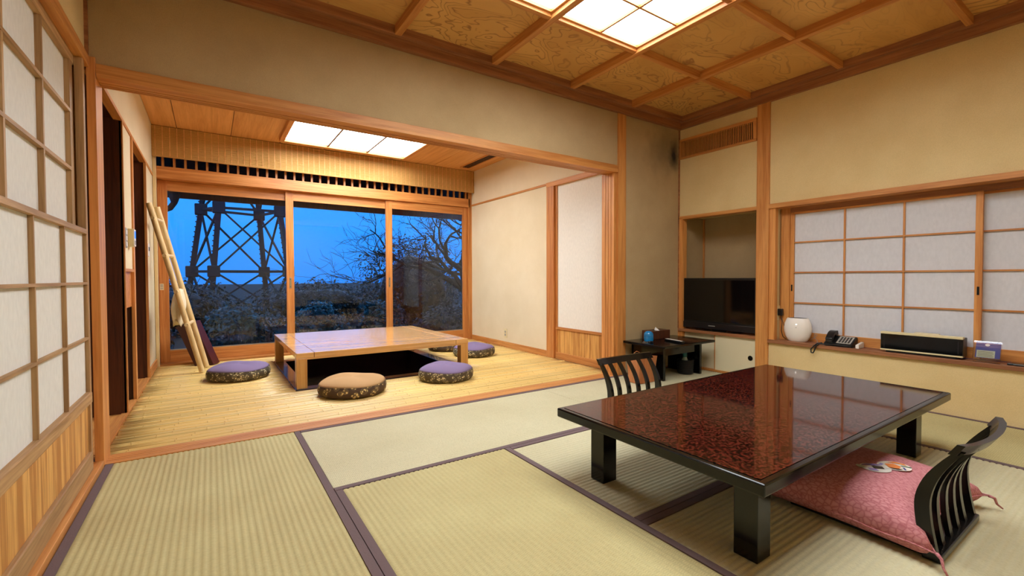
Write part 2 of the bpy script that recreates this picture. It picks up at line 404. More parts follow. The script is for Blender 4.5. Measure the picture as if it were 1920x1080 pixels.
# ---- right wall with window, post and television niche
wr = struct('wall_right', 'right plaster wall around the paper window and the television niche', 'wall')
bx('plaster', (XR, XR+.12, YB, 2.04, 1.556, 2.62), PLAS, wr)
bx('plaster', (XR, XR+.12, YB, 2.04, -.05, .345), PLAS, wr)
bx('plaster', (XR, XR+.14, YB, -.42, .345, 1.556), PLAS, wr)
# niche shell
bx('niche_floor', (XR-.005, 4.60, 2.03, YP+.1, -.12, -.0005), BROWN, wr)
bx('plaster', (XR, XR+.06, 2.14, YP, 1.552, 2.140), PLAS, wr)
bx('plaster', (XR, XR+.06, 2.14, YP, 2.345, 2.62), PLAS, wr)
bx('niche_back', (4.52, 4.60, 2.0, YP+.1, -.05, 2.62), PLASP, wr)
bx('niche_side', (XR+.01, 4.52, 2.035, 2.11, -.05, 2.62), PLAS, wr)
bx('niche_top', (XR+.06, 4.52, 2.11, YP, 1.56, 1.60), PLAS, wr)
bx('corner_bead', (4.50, 4.52, YP-.012, YP, .39, 1.55), WOODZ, wr)
sbox('trim_9', (XR-.02, XR+.03, 2.035, 2.143, 0, 2.46), WOODZ, 'thick wooden post between the niche and the window', 'post', .003)
bx_n = struct('trim_10', 'wooden frame around the television niche', 'niche frame')
bx('niche_head', (XR-.012, XR+.07, 2.143, YP, 1.522, 1.553), WOODY, bx_n)
bx('niche_post', (XR-.008, XR+.06, 2.905, YP, .02, 1.522), WOODZ, bx_n)
sh = struct('trim_11', 'wooden shelf board under the television', 'shelf')
bx('shelf_board', (XR-.02, 4.52, 2.143, 2.95, .362, .39), DARKY, sh, .002)
sbox('trim_12', (XR-.012, XR-.001, 2.946, YP, .39, 2.46), DARKX, 'thin dark corner strip beside the vent', 'trim')
# cabinet under the shelf
cb = thing('low_cabinet', 'low built-in cabinet with cream sliding doors under the television', 'cabinet', (XR, 2.55, 0))
bx('cabinet_base', (XR-.005, 4.50, 2.146, 2.90, .001, .022), WOODY, cb)
for a, b, xo in ((2.146, 2.548, 0), (2.53, 2.903, .02)):
    dr = bx('sliding_door', (XR+.004+xo, XR+.018+xo, a, b, .022, .361), FUSUMA, cb)
    bx('door_edge', (XR+.002+xo, XR+.020+xo, b-.006, b+.002, .022, .361), WOODZ, dr)
    if xo == 0:
        b_ = lathe(bmesh.new(), [(.0, 0), (.021, 0), (.023, .003), (.019, .004), (.017, .001), (0, .0005)], seg=24)
        bmesh.ops.transform(b_, matrix=Matrix.Translation((XR+.004, 2.196, .182)) @ Matrix.Rotation(-math.pi/2, 4, 'Y'), verts=b_.verts)
        obj('finger_pull', b_, LACQM, dr, smooth=True)
# vent
vt = thing('wall_vent', 'slatted wooden air vent high on the right wall', 'vent', (XR, 2.55, 2.14))
for d in ((XR-.012, XR+.03, 2.152, 2.945, 2.318, 2.345), (XR-.012, XR+.03, 2.152, 2.945, 2.140, 2.163)): bx('vent_frame', d, WOODY, vt, .001)
for d in ((XR-.012, XR+.03, 2.152, 2.177, 2.163, 2.318), (XR-.012, XR+.03, 2.918, 2.945, 2.163, 2.318)): bx('vent_frame', d, WOODZ, vt, .001)
bx('vent_back', (XR+.05, XR+.058, 2.146, 2.95, 2.142, 2.343), DARKV, vt)
s0 = None
for k in range(44):
    y = 2.186+(2.908-2.186)*k/43
    if s0 is None: s0 = bx('slat', (XR-.004, XR+.006, y-.003, y+.003, 2.163, 2.318), WOODZ, vt)
    else: share(s0, 'slat', (0, y-2.186, 0), vt)

# ---- right window (deep sill, paper sliding screens)
ws = struct('window_1', 'wide window with white paper sliding screens over a wooden sill', 'window', (XR, 1.0, .345))
bx('window_head', (XR-.022, XR+.13, -.42, 2.035, 1.518, 1.558), WOODY, ws, .002)
bx('head_track', (XR+.105, XR+.19, -.42, 2.0, 1.478, 1.519), DARKY, ws)
sill = bx('window_sill', (XR-.026, XR+.20, -.42, 2.035, .347, .376), DARKY, ws, .003)
bx('window_jamb', (XR-.004, XR+.04, 1.985, 2.034, .376, 1.518), WOODZ, ws)
bx('window_reveal', (XR+.04, XR+.11, 1.992, 2.035, .376, 1.518), PLAS, ws)
bx('window_jamb', (XR+.10, XR+.20, 1.915, 1.995, .376, 1.518), WOODZ, ws)
bx('window_jamb', (XR, XR+.20, -.46, -.42, .376, 1.518), WOODZ, ws)
def sash(y0, y1, xf, pull_y):
    s = bx('sash_stile', (xf, xf+.026, y1-.030, y1, .378, 1.478), SHOJIZ if False else WOODZ, ws, .001)
    bx('sash_stile', (xf, xf+.026, y0, y0+.034, .378, 1.478), WOODZ, ws, .001)
    bx('sash_rail', (xf+.001, xf+.025, y0+.034, y1-.030, .378, .452), WOODY, ws, .001)
    bx('sash_rail', (xf+.001, xf+.025, y0+.034, y1-.030, 1.462, 1.478), WOODY, ws, .001)
    ya, yb = y0+.034, y1-.030; zs = [.452, .700, .961, 1.219, 1.462]
    for i in range(3):
        a = ya+(yb-ya)*i/3; b = ya+(yb-ya)*(i+1)/3
        for z0, z1 in zip(zs, zs[1:]): bx('paper_pane', (xf+.017, xf+.019, a-(.004 if i == 0 else 0), b+(.004 if i == 2 else 0), z0-(.004 if z0 < .5 else 0), z1+(.004 if z1 > 1.4 else 0)), PAPERB, ws)
        if i: bx('lattice_bar', (xf+.004, xf+.017, a-.0055, a+.0055, .452, 1.462), WOODZ, ws)
    for z in zs[1:-1]: bx('lattice_bar', (xf+.0035, xf+.0175, ya, yb, z-.0055, z+.0055), WOODY, ws)
    bx('finger_pull', (xf-.0006, xf+.004, pull_y-.006, pull_y+.006, .80, .855), DARKV, s)
sash(.742, 1.914, XR+.108, 1.899)
sash(-.40, .776, XR+.142, .30)
bx('finger_pull', (XR+.1074, XR+.112, .752, .764, .80, .855), DARKV, ws)

# ---- main ceiling: trims, battens, veneer panels
ce = struct('ceiling', 'coffered veneer ceiling with wooden battens in the tatami room', 'ceiling', (0, 0, 2.5))
bx('ceiling_board', (XL-.1, XR+.1, YB-.1, YP+.1, ZC+.016, ZC+.05), BROWN, ce)
bx('cornice', (XL, XR, YP-.040, YP, 2.444, 2.53), DARKX, ce, .002); bx('cornice_step', (XL, XR, YP-.082, YP-.002, 2.506, ZC+.014), DARKX, ce, .002)
bx('cornice', (XR-.036, XR, YB, YP-.04, 2.444, 2.53), DARKY, ce, .002); bx('cornice_step', (XR-.068, XR-.002, YB, YP-.082, 2.506, ZC+.014), DARKY, ce, .002)
bx('cornice', (XL-.004, XL+.036, YB, YP-.04, 2.444, ZC+.014), DARKY, ce, .002); bx('cornice', (XL+.036, XR-.036, YB, YB+.04, 2.444, ZC+.014), DARKX, ce, .002)
gx = [XL+.03, -.465+.03, .29, 1.035, 1.772, 2.537, 3.283, XR-.06]; gx = [XL+.03, .29, 1.035, 1.772, 2.537, 3.283, XR-.06]
gy = [YB+.03, .085, .788, 1.492, 2.195, YP-.07]
for x in gx[1:-1]: bx('batten', (x-.022, x+.022, YB+.03, YP-.08, 2.50, ZC+.012), WOODY, ce, .002)
for y in gy[1:-1]:
    for a, b in zip(gx, gx[1:]): bx('batten', (a+(.022 if a > 0 else 0), b-(.022 if b < 4 else 0), y-.018, y+.018, 2.508, ZC+.012), WOODX, ce, .002)
LIT = [(i, j) for i in (2, 3) for j in (1, 2, 3)]
for i in range(6):
    for j in range(5):
        if (i, j) in LIT: continue
        bx('veneer_panel', (gx[i]+.004, gx[i+1]-.004, gy[j]+.004, gy[j+1]-.004, ZC, ZC+.012), BURL, ce)
LN = {(2, 3): 'lit paper ceiling light cut off by the top of the photo, left of the other', (3, 3): 'lit paper ceiling light with four panes at the top right',
      (2, 2): 'lit paper ceiling light above the viewer, left', (3, 2): 'lit paper ceiling light above the viewer, right',
      (2, 1): 'lit paper ceiling light behind the viewer, left', (3, 1): 'lit paper ceiling light behind the viewer, right'}
for (i, j) in LIT:
    x0, x1, y0, y1 = gx[i]+.022, gx[i+1]-.022, gy[j]+.018, gy[j+1]-.018
    t = thing('ceiling_light', LN[(i, j)], 'ceiling light', ((x0+x1)/2, (y0+y1)/2, 2.54), 'shoji ceiling lights in the tatami room')
    f = .016
    for d, m in (((x0, x1, y0, y0+f, 2.528, 2.552), WOODX), ((x0, x1, y1-f, y1, 2.528, 2.552), WOODX), ((x0, x0+f, y0+f, y1-f, 2.528, 2.552), WOODY), ((x1-f, x1, y0+f, y1-f, 2.528, 2.552), WOODY)): bx('frame', d, m, t)
    xm, ym = (x0+x1)/2, (y0+y1)/2
    bx('lattice_bar', (xm-.007, xm+.007, y0+f, y1-f, 2.530, 2.546), WOODY, t); bx('lattice_bar', (x0+f, x1-f, ym-.007, ym+.007, 2.531, 2.547), WOODX, t)
    for a, b in ((x0+f, xm-.007), (xm+.007, x1-f)):
        for c, d in ((y0+f, ym-.007), (ym+.007, y1-f)): bx('lit_pane', (a, b, c, d, 2.547, 2.551), PANE_M, t)

# ================================================================== BAMBOO ROOM
PX0, PX1, PY0, PY1 = .565, 2.185, 4.035, 5.60       # pit rim
bf = struct('floor_bamboo', 'floor of pale bamboo canes laid side by side', 'floor', (0, 3.1, 0))
for d in ((XL-.02, BX1+.02, 3.10, PY0, -.10, -.022), (XL-.02, BX1+.02, PY1, 6.2, -.10, -.022), (XL-.02, PX0, PY0, PY1, -.10, -.022), (PX1, BX1+.02, PY0, PY1, -.10, -.022)): bx('subfloor', d, BROWN, bf)
kb = N('bamboo_cane'); v = kb.coords((.35, 1, 1)); nz1 = kb.n('ShaderNodeTexNoise', Scale=3.0, Detail=4.0); kb.l(v, nz1.inputs[0])
kb.l(kb.vary(kb.ramp(nz1.outputs['Fac'], [(.3, s2l(214, 176, 100)), (.7, s2l(236, 206, 134))]), .2), kb.p.inputs['Base Color']); kb.p.inputs['Roughness'].default_value = .32
kn = N('bamboo_node'); kn.p.inputs['Base Color'].default_value = s2l(196, 154, 84); kn.p.inputs['Roughness'].default_value = .5
def cane_mesh(x0, x1, seed, r):
    rnd = random.Random(seed); bm = bmesh.new(); pts, rad = [(x0, 0, 0)], [r]; x = x0+rnd.uniform(.05, .3); marks = []
    while x < x1-.03:
        for dx, f in ((-.022, 1), (-.006, 1.0), (-.002, 1.05), (.002, 1.05), (.006, 1.0), (.022, 1)): pts.append((x+dx, 0, 0)); rad.append(r*f)
        marks.append(len(pts)-4); x += rnd.uniform(.22, .34)
    pts.append((x1, 0, 0)); rad.append(r)
    seg = 8; R = []
    for p, q in zip(pts, rad): R.append([bm.verts.new((p[0], q*math.cos(2*math.pi*(k+.5)/seg), q*math.sin(2*math.pi*(k+.5)/seg))) for k in range(seg)])
    for i, (a, b) in enumerate(zip(R, R[1:])):
        for k in range(seg):
            f = bm.faces.new((a[k], a[(k+1) % seg], b[(k+1) % seg], b[k])); f.smooth = True
            if i in marks: f.material_index = 1
    bm.faces.new(R[0][::-1]); bm.faces.new(R[-1]); me = bpy.data.meshes.new('bamboo_cane'); bmesh.ops.recalc_face_normals(bm, faces=bm.faces); bm.to_mesh(me); bm.free()
    me.materials.append(kb.m); me.materials.append(kn.m); return me
CR = .0152; full = [cane_mesh(XL+.01, BX1-.012, 100+i, CR) for i in range(9)]
lf = [cane_mesh(XL+.01, PX0-.002, 200+i, CR) for i in range(6)]; rg = [cane_mesh(PX1+.002, BX1-.012, 300+i, CR) for i in range(6)]
def put(me, y, dz):
    o = bpy.data.objects.new('bamboo_cane', me); COL.objects.link(o); o.parent = bf; o.location = (random.uniform(-.006, .006), y-3.1, -.0085+dz); q = random.uniform(.84, 1.03); o.scale = (1, q, q)
y = 3.118
while y < 5.93:
    dz = random.uniform(-.0035, .0025)
    if PY0-.013 < y < PY1+.013: put(random.choice(lf), y, dz); put(random.choice(rg), y, random.uniform(-.0035, .0025))
    else: put(random.choice(full), y, dz)
    y += .0302+random.uniform(-.0006, .0008)
# sunken foot well
pt = struct('pit', 'dark sunken foot well with a glossy wooden rim under the low table', 'foot well', (1.37, 4.8, -.4))
PITM = plain('pit_dark_wood', (46, 28, 34), .18, coat=.4)
bx('rim', (PX0, PX1, PY0, PY0+.10, -.05, .006), PITM, pt, .002); bx('rim', (PX0, PX1, PY1-.10, PY1, -.05, .006), PITM, pt, .002)
bx('rim', (PX0, PX0+.105, PY0+.10, PY1-.10, -.05, .006), PITM, pt, .002); bx('rim', (PX1-.105, PX1, PY0+.10, PY1-.10, -.05, .006), PITM, pt, .002)
for d in ((PX0+.085, PX0+.105, PY0+.08, PY1-.08), (PX1-.105, PX1-.085, PY0+.08, PY1-.08), (PX0+.105, PX1-.105, PY0+.08, PY0+.10), (PX0+.105, PX1-.105, PY1-.10, PY1-.08)): bx('pit_wall', (*d, -.42, -.05), PITM, pt)
bx('pit_step', (PX0+.105, PX1-.105, PY1-.30, PY1-.10, -.42, -.25), PITM, pt)
bx('pit_floor', (PX0+.08, PX1-.08, PY0+.08, PY1-.08, -.45, -.42), PITM, pt)

# left wall of the bamboo room with two recesses
bl = struct('wall_bamboo_left', 'left plaster wall of the bamboo room with two dark recesses', 'wall')
bx('plaster', (XL-.10, XL, 3.10, 6.2, 1.998, 2.6), PLASB, bl)
bx('plaster', (XL-.10, XL-.002, 3.985, 4.375, .99, 1.985), PLASB, bl)
bx('plaster', (XL-.10, XL-.002, 5.30, 6.2, -.05, 1.985), PLASB, bl)
bx('recess_back', (-1.30, -1.25, 3.0, 6.0, -.05, 2.6), BROWN, bl)
bx('recess_floor', (-1.25, XL-.02, 3.05, 5.30, -.05, .012), WOODY, bl)
bx('floor_strip', (XL-.03, XL+.006, 3.10, 5.95, -.03, .016), WOODY, bl)
bx('recess_ceiling', (-1.25, XL-.02, 3.05, 5.30, 1.985, 2.02), BROWN, bl)
bx('recess_jamb', (-1.25, XL-.001, 3.965, 3.985, .012, 1.985), BROWN, bl)
bx('recess_jamb', (-1.25, XL-.001, 5.28, 5.30, .012, 1.985), BROWN, bl)
bx('recess_jamb', (-1.25, XL-.001, 4.40, 4.42, .012, 1.985), BROWN, bl)
bx('recess_side', (-1.25, XL-.10, 3.06, 3.08, .012, 1.985), BROWN, bl)
bx('edge_strip', (XL-.012, XL+.006, 3.965, 3.990, .012, 1.985), WOODZ, bl); bx('edge_strip', (XL-.012, XL+.008, 4.375, 4.440, .012, 1.985), WOODZ, bl)
bx('edge_strip', (XL-.012, XL+.006, 5.27, 5.30, .012, 1.985), WOODZ, bl)
bx('head_rail', (XL-.04, XL+.006, 3.10, 5.93, 1.975, 2.0), WOODY, bl)
bx('cross_rail', (XL-.06, XL+.006, 3.990, 4.375, .972, .992), WOODY, bl)
bx('cupboard_front', (XL-.04, XL-.012, 3.990, 4.375, .715, .972), DOORX, bl)
bx('baseboard', (XL-.002, XL+.010, 5.30, 5.93, .01, .09), WOODY, bl)
sbox('trim_13', (XL, XL+.03, 5.90, 5.945, 0, 2.2), PINE, 'pale corner post left of the glass doors', 'post', .006)
# right wall of the bamboo room
br = struct('wall_bamboo_right', 'right plaster wall of the bamboo room with a wooden rail', 'wall')
bx('plaster', (BX1, BX1+.10, 4.115, 6.2, -.05, 2.6), PLASB, br); bx('plaster', (BX1, BX1+.10, 3.09, 4.115, 2.01, 2.6), PLASB, br); bx('plaster', (BX1+.04, BX1+.10, 3.09, 4.0, -.05, 2.01), PLASB, br)
bx('rail', (BX1-.012, BX1+.01, 4.11, 5.93, 1.985, 2.008), WOODY, br); bx('rail', (BX1-.022, BX1+.03, 3.12, 4.117, 1.958, 2.01), WOODY, br)
bx('post', (BX1-.02, BX1+.05, 3.985, 4.117, 0, 1.958), DOORZ, br, .002)
bx('baseboard', (BX1-.014, BX1, 4.117, 5.93, 0, .075), WOODY, br)
d5 = struct('door_3', 'white paper sliding door with a cedar kick panel in the right bamboo room wall', 'door', (BX1, 3.5, 0))
bx('paper_panel', (BX1+.018, BX1+.022, 3.12, 3.965, .362, 1.96), WHITEP, d5); bx('kick_panel', (BX1+.014, BX1+.022, 3.12, 3.965, .075, .34), KOSHI, d5)
bx('waist_rail', (BX1+.002, BX1+.022, 3.12, 3.975, .338, .366), WOODY, d5, .002); bx('bottom_rail', (BX1+.0, BX1+.022, 3.12, 3.98, .0, .078), WOODY, d5, .003); bx('stile', (BX1+.004, BX1+.024, 3.955, 3.985, .0, 1.96), DOORZ, d5)

# ceiling of the bamboo room
bc = struct('ceiling_bamboo', 'flat board ceiling of the bamboo room', 'ceiling', (0, 0, BZ))
bx('ceiling_board', (XL-.1, BX1+.1, 3.09, 6.2, BZ+.014, BZ+.05), BROWN, bc)
cs = [XL, -.273, .206, .687, 1.164, 1.643, 2.122, 2.60, BX1]
for a, b in zip(cs, cs[1:]): bx('ceiling_plank', (a+.003, b-.003, 3.09, 5.95, BZ, BZ+.012), BCEIL, bc)
lt = thing('ceiling_light', 'long three-column paper ceiling light glowing over the bamboo room table', 'ceiling light', (1.38, 4.85, BZ-.04))
LX0, LX1, LY0, LY1 = .655, 2.115, 4.06, 5.645; f = .048
for d, m in (((LX0, LX1, LY0, LY0+f, BZ-.045, BZ-.001), WOODX), ((LX0, LX1, LY1-f, LY1, BZ-.045, BZ-.001), WOODX), ((LX0, LX0+f, LY0+f, LY1-f, BZ-.045, BZ-.001), WOODY), ((LX1-f, LX1, LY0+f, LY1-f, BZ-.045, BZ-.001), WOODY)): bx('frame', d, m, lt, .003)
xa, xb, ya, yb = LX0+f, LX1-f, LY0+f, LY1-f; ym = 4.825
for k in range(3):
    a = xa+(xb-xa)*k/3; b = xa+(xb-xa)*(k+1)/3
    for c, d in ((ya, ym-.007), (ym+.007, yb)): bx('lit_pane', (a+(.006 if k else 0), b-(.006 if k < 2 else 0), c, d, BZ-.014, BZ-.010), PANE_B, lt)
    if k: bx('lattice_bar', (a-.010, a+.010, ya, yb, BZ-.034, BZ-.0145), BROWN, lt)
bx('lattice_bar', (xa, xb, ym-.011, ym+.011, BZ-.035, BZ-.0145), BROWN, lt)
ac = thing('ceiling_vent', 'narrow slotted air vent in the bamboo room ceiling', 'vent', (3.02, 5.3, BZ-.01))
for d in ((2.945, 2.965, 4.82, 5.72), (3.075, 3.095, 4.82, 5.72)): bx('vent_frame', (*d, BZ-.010, BZ-.0005), WOODY, ac)
bx('vent_frame', (2.965, 3.075, 5.70, 5.72, BZ-.010, BZ-.0005), WOODX, ac); bx('vent_frame', (2.965, 3.075, 4.82, 4.84, BZ-.010, BZ-.0005), WOODX, ac)
bx('vent_slot', (2.965, 3.075, 4.84, 5.70, BZ-.003, BZ-.0005), DARKV, ac)
for k in range(3): bx('vent_blade', (2.985+.03*k, 2.997+.03*k, 4.84, 5.70, BZ-.009, BZ-.003), BROWN, ac)

# ---- window wall: beam, transom slats, woven valance, glass doors
wb = struct('wall_window', 'beam and upper wall over the glass doors', 'wall', (0, 6, 2))
bx('upper_wall', (XL-.1, BX1+.1, 6.02, 6.10, 2.40, 2.6), BROWN, wb)
bx('head_beam', (XL+.025, BX1-.03, 5.94, 6.10, 1.968, 2.092), DOORX, wb, .003)
bx('floor_track', (XL+.02, BX1-.01, 5.935, 6.12, -.05, .022), WOODX, wb)
bx('side_post', (BX1-.052, BX1, 5.94, 6.10, 0, 2.42), DOORZ, wb, .002); bx('side_post', (XL, XL+.022, 5.945, 6.10, 0, 2.42), DOORZ, wb, .002)
tr = struct('trim_14', 'row of short upright wooden slats over the head beam', 'transom', (0, 6, 2.09))
s0 = None
for k in range(38):
    x = -.40+(3.16+.40)*k/37
    if s0 is None: s0 = bx('slat', (x-.011, x+.011, 5.955, 5.985, 2.092, 2.41), DOORZ, tr)
    else: share(s0, 'slat', (x+.40, 0, 0), tr)
bl_ = thing('woven_valance', 'woven reed blind rolled across the top of the glass doors', 'blind', (1.38, 5.86, 2.18))
VAL = weave('woven_reed', (210, 162, 92), (184, 136, 70), 120, .6, 'x')
kv = VAL.node_tree; bm = bmesh.new(); rows = []
n = 18
for i in range(n*4+1):
    z = 2.182+(BZ-.004-2.182)*i/(n*4); yy = 5.862-.0060*abs(math.sin(math.pi*i/4))
    rows.append([bm.verts.new((x, yy, z)) for x in (XL+.001, BX1-.001)])
for a, b in zip(rows, rows[1:]): bm.faces.new((a[0], a[1], b[1], b[0]))
box(bm, XL+.001, BX1-.001, 5.863, 5.874, 2.183, BZ-.004)
obj('reed_panel', bm, VAL, bl_, smooth='all')
for k in range(62):
    x = XL+.03+(BX1-XL-.06)*k/61
    if k == 0: c0 = bx('binding_cord', (x-.003, x+.003, 5.8545, 5.861, 2.184, BZ-.006), BCEIL, bl_)
    else: share(c0, 'binding_cord', ((BX1-XL-.06)*k/61, 0, 0), bl_)
bx('hem_bar', (XL+.001, BX1-.001, 5.856, 5.878, 2.172, 2.186), VAL, bl_, .003)

def glass_door(name, x0, x1, y, label, pull, st=.085):
    d = struct(name, label, 'door', ((x0+x1)/2, y, .022)); y1 = y+.032
    a = bx('stile', (x0, x0+st, y, y1, .024, 1.966), DOORZ, d, .002); b = bx('stile', (x1-st, x1, y, y1, .024, 1.966), DOORZ, d, .002)
    bx('bottom_rail', (x0+st, x1-st, y+.001, y1-.001, .024, .148), DOORX, d, .002); bx('top_rail', (x0+st, x1-st, y+.001, y1-.001, 1.858, 1.966), DOORX, d, .002)
    bx('glass_pane', (x0+st-.005, x1-st+.005, y+.014, y+.018, .143, 1.863), GLASS, d)
    bx('glazing_bead', (x0+st, x1-st, y+.004, y+.013, .148, .160), METAL, d)
    if pull:
        h = bx('recessed_pull', (x0+st/2-.012, x0+st/2+.012, y-.002, y+.001, .80, .93), METAL, a, .0008)
        for z in (.82, .91): bx('pull_screw', (x0+st/2-.004, x0+st/2+.004, y-.0035, y-.001, z-.004, z+.004), DARKV, a)
    return d
glass_door('door_4', -.459, .846, 6.052, 'leftmost glass sliding door, behind the leaning ladder', False)
glass_door('door_5', .757, 2.062, 6.012, 'middle glass sliding door, behind the low oak table', True)
glass_door('door_6', 1.962, 3.196, 5.972, 'rightmost glass sliding door, next to the plaster wall', True)

# ================================================================== FURNITURE, TATAMI ROOM
LACT = N('red_speckled_lacquer'); v = LACT.coords(); vo = LACT.n('ShaderNodeTexNoise', Scale=105.0, Detail=1.0, Roughness=.5, Distortion=.3); LACT.l(v, vo.inputs[0])
LACT.l(LACT.ramp(vo.outputs['Fac'], [(.49, s2l(9, 4, 4)), (.54, s2l(86, 31, 22))]), LACT.p.inputs['Base Color'])
LACT.p.inputs['Roughness'].default_value = .06; LACT.p.inputs['Specular IOR Level'].default_value = .42; LACT.p.inputs['Coat Weight'].default_value = 0; LACT.p.inputs['Coat Roughness'].default_value = .02
TX0, TX1, TY0, TY1, TZ = 1.321, 3.182, .667, 1.606, .321
tb = thing('low_table', 'large black lacquer low table with a speckled dark red top', 'table', (2.25, 1.136, 0))
bx('table_body', (TX0, TX1, TY0, TY1, TZ-.042, TZ-.0015), LACQ, tb, .006)
bx('speckled_panel', (TX0+.024, TX1-.024, TY0+.024, TY1-.024, TZ-.004, TZ+.0004), LACT.m, tb)
bx('apron', (1.50, 3.0, .76, .785, .235, TZ-.042), LACQ, tb); bx('apron', (1.50, 3.0, 1.487, 1.512, .235, TZ-.042), LACQ, tb)
for x in (1.438, 2.958):
    for y in (.746, 1.424):
        bx('leg', (x, x+.082, y, y+.080, .0012, TZ-.042), LACQ, tb, .003)

def make_chair(loc, rz, label):
    c = thing('legless_chair', label, 'chair', (0, 0, 0), 'black legless floor chairs at the low table')
    bx('seat_board', (-.225, .225, .0, .43, .004, .022), LACQM, c, .006)
    bx('back_foot', (-.236, .236, -.028, .022, .0015, .026), LACQM, c, .004)
    prof = [(.000, .012), (.012, .06), (.024, .13), (.026, .20), (.006, .27), (-.028, .33), (-.060, .374)]
    kn_ = prof; prof = []
    for k in range(21):
        t = k/20*(len(kn_)-1); i0 = min(int(t), len(kn_)-2); f = t-i0; p0, p1, p2, p3 = kn_[max(i0-1, 0)], kn_[i0], kn_[i0+1], kn_[min(i0+2, len(kn_)-1)]
        prof.append(tuple(.5*((2*p1[q])+(-p0[q]+p2[q])*f+(2*p0[q]-5*p1[q]+4*p2[q]-p3[q])*f*f+(-p0[q]+3*p1[q]-3*p2[q]+p3[q])*f**3) for q in (0, 1)))
    def bow(x, z): return -.024*(1-(x/.235)**2)*max(0, (z-.02)/.37)**1.2
    for sx in (-1, 1):
        dep = [.017+.005*math.sin(math.pi*min(1, k/18)) - .006*k/20 for k in range(21)]
        sweep(b := bmesh.new(), [(sx*.226, y-.004, z) for y, z in prof], (.0105, 0, 0), [(0, d, 0) for d in dep]); obj('back_post', b, LACQM, c, smooth=True)
    for x in (-.135, -.045, .045, .135):
        sweep(b := bmesh.new(), [(x, y-.008+bow(x, z), z) for y, z in prof], (.014, 0, 0), (0, .0075, 0)); obj('back_slat', b, LACQM, c, smooth=True)
    pts, T = [], []
    for k in range(17):
        x = -.252+.504*k/16; y = -.070+bow(min(max(x, -.235), .235), .39)+(.010*((abs(x)-.2)/.05) if abs(x) > .2 else 0); pts.append((x, y, .378+.006*(abs(x)/.25)**2)); T.append((0, .0095, 0))
    sweep(b := bmesh.new(), pts, (0, -.011, .018), T); obj('top_rail', b, LACQM, c, smooth=True)
    c.location = loc; c.rotation_euler = (0, 0, rz); return c
ch = make_chair((2.158, .445, 0), 0, 'black legless floor chair holding a pink cushion, at the right edge')
dup(ch, (2.285, 2.0, 0), math.pi, 'black legless floor chair on the far side of the low table')

# pink floor cushion
kp = N('pink_crepe'); v = kp.coords((125, 52, 40)); wv = kp.n('ShaderNodeTexVoronoi', feature='DISTANCE_TO_EDGE', Scale=1.0); kp.l(v, wv.inputs[0])
kp.l(kp.ramp(wv.outputs['Distance'], [(.0, s2l(166, 92, 98)), (.10, s2l(190, 120, 124)), (.3, s2l(200, 134, 136))]), kp.p.inputs['Base Color']); kp.p.inputs['Roughness'].default_value = .85; kp.bump(wv.outputs['Distance'], .15, .004)
CZ = .052; CC = (2.215, .735); CA, CB = .335, .315
def cush(u, v):
    e = (max(0, 1-abs(u)**2.8)*max(0, 1-abs(v)**2.8))
    h = .122*e**.40 - .008*math.exp(-((u)**2+(v)**2)*6)
    x = CC[0]+CA*u*(1-.055*(1-v*v)); y = CC[1]+CB*v*(1-.055*(1-u*u))+(.050*(1-u**4)*v*v if v < 0 else 0)
    w = .0045*math.sin(9*u+4*v)*math.sin(7*v-2*u)*(1-e)
    return x, y, h, w
pc = thing('floor_cushion', 'square pink floor cushion with an embroidered crest on the near chair', 'cushion', (CC[0], CC[1], .022))
n = 36; tp = bmesh.new(); g = {}
for s in (1, -1):
    for i in range(n+1):
        for j in range(n+1):
            u, w_ = -1+2*i/n, -1+2*j/n
            edge = i in (0, n) or j in (0, n)
            if s < 0 and edge: continue
            x, y, h, w = cush(u, w_); zc = CZ
            z = zc+h+w if s > 0 else max(.0235, zc-h*.8)
            g[(s, i, j)] = tp.verts.new((x, y, z))
def gv(s, i, j): return g.get((s, i, j)) or g[(1, i, j)]
for s in (1, -1):
    for i in range(n):
        for j in range(n):
            q = [gv(s, i, j), gv(s, i+1, j), gv(s, i+1, j+1), gv(s, i, j+1)]; tp.faces.new(q if s > 0 else q[::-1])
obj('cover', tp, kp.m, pc, smooth='all')
edge = [(-1+2*k/24, -1) for k in range(25)]+[(1, -1+2*k/24) for k in range(1, 25)]+[(1-2*k/24, 1) for k in range(1, 25)]+[(-1, 1-2*k/24) for k in range(1, 24)]
pp = []
for u, w_ in edge+edge[:1]:
    x, y, h, w = cush(u, w_); pp.append((x, y, CZ+w))
obj('seam_piping', tube(bmesh.new(), pp, .0028, 5), kp.m, pc, smooth='all')
for (u, w_) in ((-1, -1), (1, -1)):
    x, y, h, w = cush(u, w_); b = bmesh.new()
    tube(b, [(x, y, CZ), (x+u*.012, y-.014, .045), (x+u*.018, y-.020, .022), (x+u*.03, y-.034, .006)], [.006, .005, .004, .003], 6); obj('tassel', b, kp.m, pc, smooth='all')
def on_cushion(poly, lift, col, name, par):
    # embroidery lying on the cushion's top surface
    b = bmesh.new(); cxm = sum(p[0] for p in poly)/len(poly); cym = sum(p[1] for p in poly)/len(poly); R = []
    def hz(x, y):
        u = (x-CC[0])/CA; w_ = (y-CC[1])/CB; return CZ+cush(u, w_)[2]+cush(u, w_)[3]+lift
    N_ = 5
    for k in range(1, N_+1):
        R.append([b.verts.new((cxm+(x-cxm)*k/N_, cym+(y-cym)*k/N_, hz(cxm+(x-cxm)*k/N_, cym+(y-cym)*k/N_))) for x, y in poly])
    c_ = b.verts.new((cxm, cym, hz(cxm, cym))); m_ = len(poly)
    for k in range(m_): b.faces.new((c_, R[0][k], R[0][(k+1) % m_]))
    for A, B in zip(R, R[1:]):
        for k in range(m_): b.faces.new((A[k], B[k], B[(k+1) % m_], A[(k+1) % m_]))
    return obj(name, b, plain('thread_%d_%d_%d' % col, col, .7), par, smooth='all')
